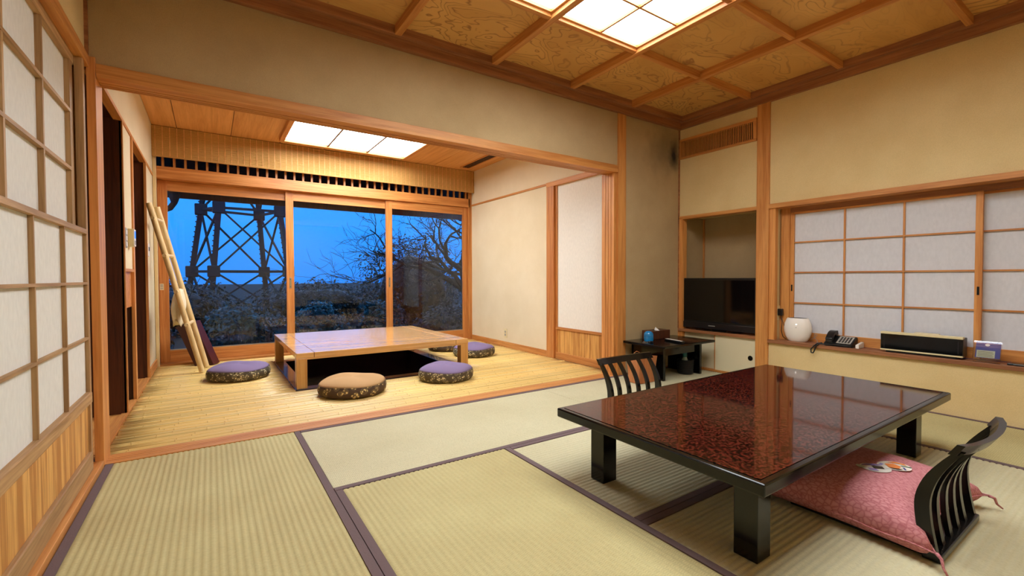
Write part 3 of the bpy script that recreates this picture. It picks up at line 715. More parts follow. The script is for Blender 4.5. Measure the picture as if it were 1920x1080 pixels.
ax = V(.80, -.60, 0).normalized(); ay = V(.60, .80, 0).normalized()
def crest_pt(cx, cy, u, w_): p = V(cx, cy, 0)+ax*u+ay*w_; return (p.x, p.y)
def disc(cx, cy, ru, rv, n=22, a0=0, a1=2*math.pi): return [crest_pt(cx, cy, ru*math.cos(a0+(a1-a0)*k/n), rv*math.sin(a0+(a1-a0)*k/n)) for k in range(n if a1-a0 > 6.2 else n+1)]
CR1, CR2 = (2.165, .668), (2.245, .632)
b1 = on_cushion(disc(*CR1, .052, .046), .0022, (222, 212, 200), 'crest', pc); b2_ = on_cushion(disc(*CR2, .058, .046), .003, (226, 214, 198), 'crest', pc)
P_ = lambda c, *q: [crest_pt(c[0], c[1], a, b) for a, b in q]
on_cushion(disc(CR1[0], CR1[1], .046, .040, 12, .5, 2.6), .0034, (142, 116, 176), 'crest_patch', b1)
on_cushion(P_(CR1, (-.012, -.012), (.022, -.018), (.030, .006), (-.004, .016)), .0044, (62, 46, 34), 'crest_patch', b1)
on_cushion(P_(CR1, (-.036, -.026), (-.012, -.038), (-.010, -.016), (-.034, -.006)), .0042, (156, 132, 186), 'crest_patch', b1)
on_cushion(P_(CR1, (-.062, .004), (-.046, -.016), (-.036, .010), (-.046, .030), (-.058, .026)), .0036, (206, 208, 186), 'crest_patch', b1)
on_cushion(P_(CR2, (-.034, -.018), (-.004, -.030), (.018, -.010), (.010, .018), (-.022, .020)), .0042, (222, 128, 62), 'crest_patch', b2_)
on_cushion(P_(CR2, (-.010, .032), (.022, .020), (.048, -.002), (.050, .016), (.026, .038)), .0042, (228, 138, 66), 'crest_patch', b2_)
on_cushion(P_(CR2, (-.040, -.024), (-.018, -.040), (.004, -.040), (-.004, -.030)), .005, (74, 38, 22), 'crest_patch', b2_)
on_cushion(P_(CR2, (.008, -.042), (.016, -.041), (.024, -.020), (.017, -.018)), .0046, (92, 88, 146), 'crest_patch', b2_)
on_cushion(P_(CR2, (.022, -.006), (.052, -.020), (.054, -.014), (.024, .0)), .005, (72, 110, 88), 'crest_patch', b2_)
on_cushion(P_(CR2, (-.052, .012), (-.034, .024), (-.030, .012), (-.046, .002)), .0046, (150, 140, 190), 'crest_patch', b2_)

# side table
sd = thing('side_table', 'small black lacquer side table in the corner under the plaster wall', 'table', (3.62, 2.70, 0))
SX0, SX1, SY0, SY1, SZ = 3.222, 3.962, 2.468, 2.940, .328
bx('top', (SX0, SX1, SY0, SY1, SZ-.022, SZ), LACQ, sd, .004)
for x in (3.318, 3.856):
    bx('side_panel', (x, x+.030, SY0+.09, SY1-.02, .0012, SZ-.022), LACQ, sd, .002)
bx('apron', (3.348, 3.856, SY0+.12, SY0+.138, .215, SZ-.022), LACQ, sd)
bx('back_panel', (3.348, 3.70, SY1-.05, SY1-.034, .02, .20), LACQM, sd)
tbx = thing('tissue_box', 'dark brown wooden tissue box on the side table', 'tissue box', (3.60, 2.862, SZ))
bx('box', (3.465, 3.735, 2.802, 2.922, SZ+.0005, SZ+.082), BROWN, tbx, .003)
bx('slot', (3.55, 3.65, 2.855, 2.869, SZ+.0815, SZ+.0825), DARKV, tbx)
b = bmesh.new(); tv = [b.verts.new(p) for p in ((3.580, 2.857, SZ+.082), (3.575, 2.798, SZ+.082), (3.617, 2.869, SZ+.082), (3.583, 2.871, SZ+.082), (3.591, 2.863, SZ+.112), (3.611, 2.863, SZ+.098))]
for q in ((0, 1, 5, 4), (1, 2, 5), (2, 3, 4, 5), (3, 0, 4), (3, 2, 1, 0)): b.faces.new([tv[i] for i in q])
obj('tissue', b, plain('tissue_paper', (236, 232, 224), .9), tbx)
BLUE = plain('blue_gloss', (18, 118, 176), .15, coat=.5)
bc_ = thing('blue_jar', 'round-topped bright blue jar in front of the tissue box', 'jar', (3.372, 2.765, SZ))
obj('jar_body', lathe(bmesh.new(), [(.0, .0005), (.036, .0005), (.042, .005), (.044, .03), (.044, .048)], (3.372, 2.765, SZ), 28), BLUE, bc_, smooth=True)
obj('jar_lid', lathe(bmesh.new(), [(.0435, .049), (.044, .051), (.043, .066), (.038, .080), (.029, .090), (.015, .096), (0, .098)], (3.372, 2.765, SZ), 28), BLUE, bc_, smooth=True)
gl = thing('keys', 'small bunch of metal keys at the left end of the side table', 'keys', (3.28, 2.73, SZ))
b = bmesh.new(); tube(b, [(3.265+.014*math.cos(a), 2.73+.014*math.sin(a), SZ+.004) for a in [2*math.pi*k/14 for k in range(15)]], .0016, 5, False); obj('key_ring', b, METAL, gl, smooth='all')
for k, (dx, dy) in enumerate(((.03, -.02), (.045, .0), (.02, .028))):
    b = bmesh.new(); beam(b, (3.275, 2.73, SZ+.003+.002*k), (3.275+dx, 2.73+dy, SZ+.003+.002*k), .007, .002); lathe(b, [(0, 0), (.009, 0), (.009, .003), (0, .003)], (3.275+dx*.25, 2.73+dy*.25, SZ+.002+.002*k), 12); obj('key', b, METAL, gl)
fob = bx('key_fob', (3.295, 3.335, 2.680, 2.710, SZ+.0006, SZ+.014), BLACK, gl, .004)
rm = thing('remote_control', 'white topped remote control lying on the side table', 'remote', (3.53, 2.60, SZ))
b = bmesh.new(); beam(b, (3.562, 2.715, SZ+.009), (3.518, 2.50, SZ+.009), .044, .016, .003); obj('remote_body', b, BLACK, rm)
b = bmesh.new(); beam(b, (3.561, 2.710, SZ+.0175), (3.528, 2.545, SZ+.0175), .032, .002); obj('key_plate', b, WHITE, rm)
b = bmesh.new(); beam(b, (3.5245, 2.530, SZ+.018), (3.522, 2.518, SZ+.018), .022, .003); obj('power_key', b, WHITE, rm)
# waste basket and spray bottle inside it
wk = thing('waste_basket', 'round black woven waste basket under the side table', 'basket', (3.775, 2.66, 0))
KB = weave('woven_basket', (46, 42, 40), (18, 16, 16), 300, .6, 'x')
b = bmesh.new(); lathe(b, [(0, .0016), (.066, .0016), (.072, .01), (.076, .13), (.080, .134), (.077, .138), (.071, .134), (.066, .014), (0, .012)], (3.775, 2.66, 0), 32); obj('basket_body', b, KB, wk, smooth=True)
b = bmesh.new()
for k in range(7): tube(b, [(3.775+(.0722+.0008*k)*math.cos(a), 2.66+(.0722+.0008*k)*math.sin(a), .018+.018*k) for a in [2*math.pi*q/32 for q in range(33)]], .0035, 5, False)
obj('woven_band', b, KB, wk, smooth='all')
bt = thing('spray_bottle', 'pale bottle with a teal cap standing in the waste basket', 'bottle', (3.775, 2.665, .013))
obj('bottle_body', lathe(bmesh.new(), [(0, .0005), (.026, .0005), (.028, .01), (.028, .12), (.020, .136), (.020, .145), (0, .145)], (3.775, 2.665, .013), 20), plain('bottle_plastic', (176, 200, 204), .3), bt, smooth=True)
obj('bottle_cap', lathe(bmesh.new(), [(0, .1455), (.022, .1455), (.022, .19), (.018, .194), (0, .194)], (3.775, 2.665, .013), 20), plain('teal_cap', (44, 116, 116), .4), bt, smooth=True)
# brown paper bag leaning behind the far chair
kg = wood('kraft_bag', (190, 122, 70), (160, 94, 48), 'z', .8, .5)
bg_ = thing('paper_bag', 'open brown paper bag standing beside the side table', 'bag', (3.18, 2.62, 0))
b = bmesh.new(); lo = [(3.05, 2.60), (3.255, 2.60), (3.255, 2.72), (3.05, 2.72)]; hi = [(3.035, 2.585), (3.275, 2.59), (3.27, 2.735), (3.04, 2.73)]
A = [b.verts.new((x, y, .002)) for x, y in lo]; B = [b.verts.new((x, y, .215+.015*((i+1) % 3)/2)) for i, (x, y) in enumerate(hi)]
for k in range(4): b.faces.new((A[k], A[(k+1) % 4], B[(k+1) % 4], B[k]))
b.faces.new(A[::-1]); bmesh.ops.subdivide_edges(b, edges=b.edges[:], cuts=2, use_grid_fill=True)
rr = random.Random(3)
for v_ in b.verts:
    if .01 < v_.co.z: v_.co += V(rr.uniform(-.004, .004), rr.uniform(-.004, .004), rr.uniform(-.003, .003))
bmesh.ops.solidify(b, geom=b.faces[:], thickness=.0012); obj('bag_body', b, kg, bg_)
for y in (2.60, 2.72):
    obj('bag_handle', tube(bmesh.new(), [(3.11, y-.004, .205), (3.12, y-.003, .25), (3.155, y, .262), (3.19, y, .25), (3.20, y-.002, .205)], .0028, 6), kg, bg_, smooth='all')

# television
tv = thing('television', 'black flat screen television in the wall niche', 'television', (4.12, 2.54, .39))
bx('cabinet', (4.095, 4.165, 2.150, 2.936, .412, .914), BLACK, tv, .006)
bx('screen', (4.0935, 4.0955, 2.172, 2.914, .486, .892), BLACKG, tv)
bx('speaker_bar', (4.086, 4.0955, 2.150, 2.936, .408, .470), plain('tv_bar', (26, 22, 24), .3), tv, .004)
bx('maker_plate', (4.0845, 4.0862, 2.55, 2.62, .438, .447), GREY, tv)
bx('rear_housing', (4.165, 4.20, 2.25, 2.83, .46, .84), BLACK, tv, .008)
bx('stand_neck', (4.12, 4.17, 2.48, 2.60, .398, .415), BLACK, tv); bx('stand_base', (4.07, 4.27, 2.33, 2.75, .3905, .400), BLACKG, tv, .003)

# things on the window sill
SL = .3765
hu = thing('humidifier', 'rounded white humidifier at the left end of the window sill', 'humidifier', (4.135, 1.825, SL))
b = lathe(bmesh.new(), [(0, .0005), (.066, .0005), (.074, .006), (.094, .04), (.106, .085), (.108, .11), (.102, .15), (.088, .187), (.080, .197), (.074, .198)], (4.135, 1.825, SL), 40, .56, 1.0); obj('body', b, WHITE, hu, smooth=True)
b = lathe(bmesh.new(), [(0, .197), (.073, .197), (.068, .1995), (0, .1995)], (4.135, 1.825, SL), 32, .56, 1); obj('top_vent', b, BLACK, hu, smooth=True)
lamp_ = N('indicator'); lamp_.p.inputs['Emission Color'].default_value = (1, .95, .85, 1); lamp_.p.inputs['Emission Strength'].default_value = 3
b = lathe(bmesh.new(), [(0, 0), (.0045, 0), (.0045, .003), (0, .003)], seg=14); bmesh.ops.transform(b, matrix=Matrix.Translation((4.0785, 1.812, SL+.147)) @ Matrix.Rotation(-math.pi/2, 4, 'Y'), verts=b.verts); obj('indicator_lamp', b, lamp_.m, hu)
bx('mark', (4.0743, 4.0765, 1.808, 1.818, SL+.118, SL+.122), GREY, hu)
b = tube(bmesh.new(), [(4.165, 1.74, SL+.02), (4.17, 1.705, SL+.045), (4.165, 1.69, SL+.065), (4.17, 1.71, SL+.07), (4.172, 1.715, SL+.04), (4.165, 1.69, SL+.02), (4.15, 1.68, SL+.004), (4.13, 1.655, SL+.003)], .0022, 6); obj('cord', b, GREY, hu, smooth='all')
ou = thing('wall_outlet', 'wall outlet with a plugged black adapter in the window reveal', 'outlet', (4.14, 1.99, .60))
bx('plate', (4.119, 4.176, 1.9885, 1.9918, .545, .665), CREAM, ou, .001)
bx('adapter', (4.128, 4.160, 1.950, 1.988, .585, .645), BLACK, ou, .005)
obj('adapter_cord', tube(bmesh.new(), [(4.144, 1.965, .586), (4.142, 1.955, .52), (4.15, 1.965, .45), (4.16, 1.955, .40), (4.165, 1.93, .379)], .0025, 6), BLACK, ou, smooth='all')
obj('second_cord', tube(bmesh.new(), [(4.15, 1.97, .586), (4.156, 1.945, .50), (4.16, 1.92, .42), (4.17, 1.90, .379)], .002, 6), BLACK, ou, smooth='all')
bc2 = thing('blind_chain', 'hanging beaded blind chain at the left of the paper window', 'blind chain', (4.135, 1.98, .70))
for y in (1.975, 1.983):
    b = bmesh.new(); z = .68
    while z < 1.51: lathe(b, [(0, -.003), (.0028, -.0015), (.0028, .0015), (0, .003)], (4.15, y, z), 6); z += .009
    obj('bead_strand', b, BROWN, bc2)
tp_ = thing('telephone', 'black corded desk telephone on the window sill', 'telephone', (4.11, 1.50, SL))
b = bmesh.new(); A = [(4.062, SL+.001), (4.178, SL+.001), (4.178, SL+.072), (4.168, SL+.076), (4.062, SL+.022)]
prism(b, A, 1.412, 1.60); bmesh.ops.bevel(b, geom=b.edges[:], offset=.003, segments=2, affect='EDGES'); obj('base', b, BLACK, tp_)
slope = lambda x: SL+.022+(x-4.062)*(.054/.106)
b = bmesh.new(); A = [(x, slope(x)+d) for x, d in ((4.072, .0005), (4.158, .0005), (4.158, .0022), (4.072, .0022))]; prism(b, A, 1.424, 1.520); kpad = obj('key_plate', b, plain('phone_plate', (168, 162, 150), .5), tp_)
for i in range(5):
    for j in range(4):
        x = 4.080+.0145*i; y = 1.434+.020*j; b = bmesh.new(); prism(b, [(x, slope(x)+.002), (x+.009, slope(x+.009)+.002), (x+.009, slope(x+.009)+.0045), (x, slope(x)+.0045)], y, y+.013); obj('key', b, BLACK, kpad)
hs = bmesh.new(); hp = []
for k in range(13):
    t = k/12; x = 4.064+.112*t; z = slope(x)+.018+.026*math.sin(math.pi*t); hp.append((x, 1.566, z))
sweep(hs, hp, (0, .024, 0), [(-.004, 0, .012+.006*abs(2*k/12-1)**2) for k in range(13)]); bmesh.ops.bevel(hs, geom=hs.edges[:], offset=.002, segments=1, affect='EDGES'); obj('handset', hs, BLACK, tp_, smooth=True)
for x in (4.074, 4.160): box(hs2 := bmesh.new(), x-.012, x+.012, 1.546, 1.586, slope(x)-.002, slope(x)+.014, .003); obj('handset_pad', hs2, BLACK, tp_)
cord = [(4.066, 1.425, SL+.012), (4.058, 1.50, SL+.012), (4.056, 1.58, SL+.010), (4.048, 1.625, SL+.010), (4.040, 1.645, SL-.006), (4.036, 1.655, SL-.045), (4.036, 1.665, SL-.068), (4.036, 1.680, SL-.066), (4.037, 1.682, SL-.040), (4.041, 1.660, SL-.008), (4.050, 1.640, SL+.012), (4.062, 1.60, SL+.020)]
cr = []
for a_, b_ in zip(cord, cord[1:]):
    for k in range(4): cr.append(Vector(a_).lerp(Vector(b_), k/4))
obj('coiled_cord', tube(bmesh.new(), cr, .0048, 7), BLACK, tp_, smooth='all')
wc = thing('card_holder', 'small white wedge-shaped stand beside the telephone', 'stand', (4.10, 1.375, SL))
b = bmesh.new(); prism(b, [(4.062, SL+.0005), (4.165, SL+.0005), (4.165, SL+.040), (4.155, SL+.045), (4.062, SL+.030)], 1.366, 1.386); bmesh.ops.bevel(b, geom=b.edges[:], offset=.003, segments=2, affect='EDGES'); obj('stand_body', b, WHITE, wc, smooth=True)
bx('stand_lip', (4.060, 4.064, 1.3655, 1.3865, SL+.003, SL+.028), WHITE, wc)
ht = thing('tabletop_appliance', 'long black-fronted appliance with cream edges on the window sill', 'appliance', (4.11, 1.02, SL))
bx('case', (4.068, 4.165, .800, 1.236, SL+.018, SL+.140), BLACK, ht, .003)
bx('front_panel', (4.0655, 4.0690, .804, 1.232, SL+.026, SL+.132), BLACKG, ht); bx('top_edge', (4.062, 4.10, .800, 1.236, SL+.133, SL+.149), CREAM, ht, .002); bx('bottom_edge', (4.062, 4.10, .800, 1.236, SL+.014, SL+.024), CREAM, ht, .002)
bx('foot', (4.075, 4.16, .83, 1.206, SL+.0005, SL+.018), BLACK, ht); bx('top_handle', (4.11, 4.15, .93, 1.06, SL+.140, SL+.152), CREAM, ht, .003)
for d in ((.82, .826, .035, .12), (1.210, 1.216, .035, .12)): bx('inner_frame', (4.0646, 4.0658, d[0], d[1], SL+d[2], SL+d[3]), plain('frame_dark', (28, 28, 34), .2), ht)
cd = thing('sign_holder', 'clear tilted acrylic holder with a blue notice card on the window sill', 'sign', (4.08, .70, SL))
def tilt(b): bmesh.ops.transform(b, matrix=Matrix.Translation((4.070, .695, SL+.026)) @ Matrix.Rotation(math.radians(20), 4, 'Y'), verts=b.verts); return b
obj('card', tilt(box(bmesh.new(), .0012, .002, -.060, .052, .004, .108)), plain('notice_blue', (44, 52, 132), .5), cd)
obj('notice', tilt(box(bmesh.new(), .0004, .0011, -.036, .046, .006, .052)), plain('notice_cream', (206, 204, 168), .7), cd)
for k in range(4): obj('text_line', tilt(box(bmesh.new(), .0001, .0004, -.030+.004*(k % 2), .040, .012+.0095*k, .0155+.0095*k)), plain('notice_ink', (128, 126, 96), .8), cd)
lg = lathe(bmesh.new(), [(0, 0), (.011, 0), (.011, .0008), (0, .0008)], seg=24); bmesh.ops.transform(lg, matrix=Matrix.Rotation(-math.pi/2, 4, 'Y'), verts=lg.verts)
for v_ in lg.verts: v_.co.z = v_.co.z*.72+.088; v_.co.x += .0010
obj('round_mark', tilt(lg), WHITE, cd)
obj('front_sheet', tilt(box(bmesh.new(), -.006, -.0045, -.064, .062, -.004, .112)), ACRYL, cd); obj('rear_sheet', tilt(box(bmesh.new(), .004, .0055, -.064, .062, -.004, .112)), ACRYL, cd)
obj('holder_edge', tilt(box(bmesh.new(), -.0045, .004, .058, .062, -.004, .112)), ACRYL, cd); obj('holder_edge', tilt(box(bmesh.new(), -.0045, .004, -.064, -.060, -.004, .112)), ACRYL, cd)
bx('holder_foot', (4.064, 4.10, .635, .755, SL+.0005, SL+.003), ACRYL, cd); bx('holder_riser', (4.088, 4.091, .645, .745, SL+.003, SL+.032), ACRYL, cd)
ph = thing('mobile_phone', 'black phone lying at the right end of the window sill', 'phone', (4.10, .55, SL))
bx('phone_body', (4.066, 4.135, .46, .605, SL+.0005, SL+.012), BLACK, ph, .004); bx('phone_screen', (4.070, 4.131, .475, .59, SL+.0118, SL+.0126), BLACKG, ph); bx('silver_trim', (4.0652, 4.0664, .53, .578, SL+.005, SL+.008), METAL, ph)

# ================================================================== FURNITURE, BAMBOO ROOM
BT0, BT1, BY0, BY1, BTZ = .573, 2.165, 4.043, 5.585, .304
ot = thing('oak_low_table', 'low light-wood table standing over the sunken foot well', 'table', (1.37, 4.81, 0))
bx('end_board', (BT0, BT0+.135, BY0, BY1, BTZ-.045, BTZ), TABLEW, ot, .003); bx('end_board', (BT1-.135, BT1, BY0, BY1, BTZ-.045, BTZ), TABLEW, ot, .003)
bx('top_panel', (BT0+.139, BT1-.139, BY0, BY1, BTZ-.045, BTZ-.0003), TABLEW, ot, .002); bx('groove_strip', (BT0+.133, BT0+.141, BY0+.004, BY1-.004, BTZ-.04, BTZ-.003), BROWN, ot); bx('groove_strip', (BT1-.141, BT1-.133, BY0+.004, BY1-.004, BTZ-.04, BTZ-.003), BROWN, ot)
for x in (BT0+.001, BT1-.083):
    for y in (BY0+.001, BY1-.083): bx('leg', (x, x+.082, y, y+.082, .0065, BTZ-.045), TABLEL, ot, .003)
bx('apron', (BT0+.083, BT1-.083, BY0+.006, BY0+.03, BTZ-.058, BTZ-.045), TABLEW, ot); bx('apron', (BT0+.083, BT1-.083, BY1-.03, BY1-.006, BTZ-.058, BTZ-.045), TABLEW, ot)
def band_mat(name, ground, motif, scale, thr):
    k = N(name); v = k.coords(); vo = k.n('ShaderNodeTexVoronoi', Scale=scale); k.l(v, vo.inputs[0])
    wv = k.n('ShaderNodeTexVoronoi', Scale=scale*2.7); k.l(v, wv.inputs[0])
    f = k.ramp(vo.outputs['Distance'], [(0, (0, 0, 0, 1)), (.12, (0, 0, 0, 1)), (.14, (1, 1, 1, 1)), (thr, (1, 1, 1, 1)), (thr+.03, (0, 0, 0, 1))])
    f2 = k.ramp(wv.outputs['Distance'], [(.25, (1, 1, 1, 1)), (.45, (.1, .1, .1, 1))]); m = k.n('ShaderNodeMath', operation='MULTIPLY'); k.l(f, m.inputs[0]); k.l(f2, m.inputs[1])
    mix = k.n('ShaderNodeMixRGB'); k.l(m.outputs[0], mix.inputs[0]); mix.inputs[1].default_value = s2l(*ground); mix.inputs[2].default_value = s2l(*motif)
    k.l(mix.outputs[0], k.p.inputs['Base Color']); k.p.inputs['Roughness'].default_value = .8; return k.m
BANDP = band_mat('brocade_olive', (78, 66, 46), (232, 216, 168), 26, .50); BANDB = band_mat('brocade_brown', (74, 54, 36), (226, 198, 132), 17, .48)
SUEP = plain('purple_suede', (124, 106, 140), .9, bump=.4); SUEB = plain('brown_suede', (186, 146, 98), .9, bump=.4)
def round_cushion(x, y, r, top, band, label, grp, tx=0, ty=0):
    z0 = .0085
    c = thing('round_cushion', label, 'cushion', (x, y, z0), grp)
    wob = lambda b: [setattr(v_, 'co', V(v_.co.x, v_.co.y, v_.co.z*(1+.05*math.sin(3*math.atan2(v_.co.y-y, v_.co.x-x)+x*9)))) for v_ in b.verts] and b
    pb = [(0, .0), (r*.86, .0), (r*.93, .006), (r*.985, .022), (r, .045), (r*.992, .066), (r*.965, .084)]
    pt_ = [(r*.965, .084), (r*.93, .0965), (r*.85, .109), (r*.70, .121), (r*.5, .129), (r*.25, .132), (0, .131)]
    b = lathe(bmesh.new(), pb, (x, y, z0), 48); obj('patterned_band', wob(b), band, c, smooth='all')
    b = lathe(bmesh.new(), pt_, (x, y, z0), 48); obj('suede_top', wob(b), top, c, smooth='all')
    b = bmesh.new(); tube(b, [(x+r*.968*math.cos(a), y+r*.968*math.sin(a), z0+.084*(1+.05*math.sin(3*math.atan2(math.sin(a), math.cos(a))+x*9))) for a in [2*math.pi*k/48 for k in range(49)]], .0022, 5, False); obj('piping', b, band, c, smooth='all')
    return c
GR = 'round floor cushions around the oak table'
round_cushion(.205, 4.865, .258, SUEP, BANDP, 'round purple-topped floor cushion left of the oak table', GR)
round_cushion(.935, 3.705, .262, SUEB, BANDB, 'round tan-topped floor cushion in front of the oak table', GR)
round_cushion(1.775, 3.745, .248, SUEP, BANDP, 'round purple-topped floor cushion at the near right corner of the oak table', GR)
round_cushion(2.60, 4.71, .25, SUEP, BANDP, 'round purple-topped floor cushion right of the oak table', GR)
round_cushion(2.52, 5.27, .25, SUEB, BANDB, 'round patterned cushion half hidden behind the oak table', GR)

# ladder towel rack leaning on the left wall
ld = thing('ladder_rack', 'pale wooden ladder rack leaning against the left wall', 'ladder', (-.10, 5.5, 0))
LA, LB, LC, LD = V(-.085, 5.31, .020), V(-.452, 5.17, 1.60), V(-.050, 5.60, .020), V(-.420, 5.51, 1.61)
obj('pole', tube(bmesh.new(), [LA, LB], .0235, 14), PINE, ld, smooth=True); obj('pole', tube(bmesh.new(), [LC, LD], .0235, 14), PINE, ld, smooth=True)
for t in (.295, .495, .705, .915):
    p, q = LA.lerp(LB, t), LC.lerp(LD, t); d = (q-p).normalized(); obj('rung', tube(bmesh.new(), [p-d*.055, q+d*.06], .0165, 12), PINE, ld, smooth=True)
tw = thing('towel', 'white cloth hanging over a rung of the ladder rack', 'towel', (-.27, 5.55, .8))
p, q = LA.lerp(LB, .495), LC.lerp(LD, .495); c0 = p.lerp(q, .46); b = bmesh.new(); rows = []
for i in range(20):
    t = i/19; dz = .020-.335*t
    rx = .022+.024*math.sin(math.pi*min(.8, t*1.1))**.7+.010*t-.018*max(0, t-.75)*4*.5; ry = .085+.015*math.sin(4*t); cx_ = c0.x-.012*t-.008*math.sin(3*t)
    if i == 0: rx, ry = .012, .075
    row = []
    for k in range(36):
        a = 2*math.pi*k/36; rp_ = 1+.26*math.sin(5*a+2*t)*min(1, 2*t)+.12*math.sin(9*a-3*t)*min(1, 2*t)
        row.append(b.verts.new((cx_+rx*rp_*math.cos(a), c0.y+ry*rp_*math.sin(a), c0.z+dz+(.03*math.sin(3*a+1) if i >= 18 else 0))))
    rows.append(row)
for a, c in zip(rows, rows[1:]):
    for k in range(36): b.faces.new((a[k], a[(k+1) % 36], c[(k+1) % 36], c[k]))
b.faces.new(rows[0][::-1]); b.faces.new(rows[-1])
obj('towel_cloth', b, plain('towel_cotton', (236, 222, 190), .95, bump=.8), tw, smooth='all')
# maroon box leaning behind the ladder
mb = thing('maroon_box', 'tall dark red box leaning by the glass door behind the ladder', 'box', (.01, 5.78, .008))
RM = Matrix.Translation((.028, 5.755, .009)) @ Matrix.Rotation(math.radians(-24), 4, 'Z') @ Matrix.Rotation(math.radians(-22), 4, 'Y')
def rot(b): bmesh.ops.transform(b, matrix=RM, verts=b.verts); return b
obj('box_body', rot(box(bmesh.new(), -.165, -.004, -.055, .075, 0, .50, .003)), REDS, mb); obj('textured_lid', rot(box(bmesh.new(), -.004, .010, -.058, .078, 0, .50, .002)), RED, mb)
obj('box_end', rot(box(bmesh.new(), -.16, -.006, -.052, .072, .50, .503)), RED, mb)

# wall controls and outlets
cp = thing('thermostat', 'cream wall control with a small blue screen on the bamboo room wall', 'thermostat', (XL, 4.25, 1.15))
bx('control_body', (XL-.002, XL+.030, 4.17, 4.255, 1.150, 1.278), CREAM, cp, .003)
fr_ = bx('front_face', (XL+.030, XL+.034, 4.172, 4.253, 1.155, 1.275), WHITE, cp, .001)
scr = N('blue_screen'); scr.p.inputs['Emission Color'].default_value = s2l(60, 140, 250); scr.p.inputs['Emission Strength'].default_value = 1.0; scr.p.inputs['Base Color'].default_value = s2l(40, 90, 190)
bx('screen', (XL+.0335, XL+.035, 4.182, 4.243, 1.212, 1.262), scr.m, fr_); bx('keys', (XL+.0335, XL+.0355, 4.185, 4.24, 1.165, 1.195), GREY, fr_)
sw = thing('light_switch', 'grey switch plate beside the wall thermostat', 'switch', (XL, 4.04, 1.2)); bx('plate', (XL-.002, XL+.006, 4.005, 4.085, 1.135, 1.27), GREY, sw, .001)
for z in (1.16, 1.20, 1.24): bx('rocker', (XL+.006, XL+.009, 4.02, 4.07, z-.014, z+.014), WHITE, sw, .001)
sw2 = thing('intercom_switch', 'small pale switch plate on the wall by the ladder', 'switch', (XL, 5.38, 1.2)); bx('plate', (XL-.002, XL+.008, 5.335, 5.41, 1.13, 1.25), WHITE, sw2, .001); bx('rocker', (XL+.008, XL+.012, 5.355, 5.39, 1.18, 1.215), BLACK, sw2, .001)
oo = thing('wall_outlet', 'cream wall outlet low on the right bamboo room wall', 'outlet', (BX1, 5.02, .18)); bx('plate', (BX1-.006, BX1+.001, 4.985, 5.055, .125, .245), CREAM, oo, .001)
for z in (.165, .205): bx('socket', (BX1-.0075, BX1-.005, 5.005, 5.035, z-.014, z+.014), GREY, oo, .001)
hp_ = thing('white_panel', 'narrow white panel standing in the lower recess of the left wall', 'panel', (XL-.03, 4.05, .012))
bx('panel_body', (XL-.06, XL-.016, 4.00, 4.10, .013, .50), WHITE, hp_, .004); bx('panel_cap', (XL-.064, XL-.012, 3.995, 4.105, .50, .535), WHITE, hp_, .004)
stk = thing('door_sticker', 'small square notice on the left glass door frame', 'sticker', (-.44, 6.05, .83)); bx('sticker_card', (-.452, -.418, 6.0500, 6.0518, .80, .868), CREAM, stk)
for z in (.815, .835, .853): bx('printed_mark', (-.447, -.423, 6.0494, 6.0501, z-.005, z+.005), GREY, stk)

# ================================================================== OUTSIDE
gm = N('garden_soil'); nzs = gm.n('ShaderNodeTexNoise', Scale=5.0, Detail=8.0); gm.l(gm.coords(), nzs.inputs[0]); gm.l(gm.ramp(nzs.outputs['Fac'], [(.3, s2l(16, 16, 15)), (.7, s2l(36, 34, 28))]), gm.p.inputs['Base Color']); gm.p.inputs['Roughness'].default_value = 1
gd = bx('garden_ground', (-40, 60, 6.12, 120, -.75, -.35), gm.m); tag(gd, 'dark garden soil outside the glass doors', 'ground', None, 'structure')
ev = struct('roof_eave', 'dark wooden roof eave outside above the glass doors', 'eave', (1.4, 6.6, 2.1))
b = bmesh.new(); A_ = [b.verts.new((x, y, z)) for x in (-3, 6) for y, z in ((6.08, 2.78), (7.16, 1.985), (7.16, 2.015), (6.08, 2.81))]
for q in ((0, 1, 2, 3), (7, 6, 5, 4), (0, 4, 5, 1), (1, 5, 6, 2), (2, 6, 7, 3), (3, 7, 4, 0)): b.faces.new([A_[k] for k in q])
obj('eave_board', b, BROWN, ev); bx('fascia', (-3, 6, 7.06, 7.09, 1.935, 2.03), BROWN, ev)
for k in range(20): obj('rafter', beam(bmesh.new(), (-2.6+.44*k, 6.10, 2.74), (-2.6+.44*k, 7.06, 2.035), .05, .05), BROWN, ev)
dp = thing('downpipe', 'dark rain downpipe curving from the eave at the left', 'pipe', (-.5, 6.95, -.35))
obj('pipe', tube(bmesh.new(), [(-.36, 6.95, 1.95), (-.36, 6.95, 1.86), (-.40, 6.93, 1.79), (-.50, 6.90, 1.73), (-.52, 6.88, 1.62), (-.52, 6.88, -.36)], .034, 10), STEEL, dp, smooth=True)
obj('pipe_head', lathe(bmesh.new(), [(0, 0), (.035, 0), (.06, .08), (.06, .10), (0, .10)], (-.36, 6.95, 1.86), 16), STEEL, dp, smooth=True)

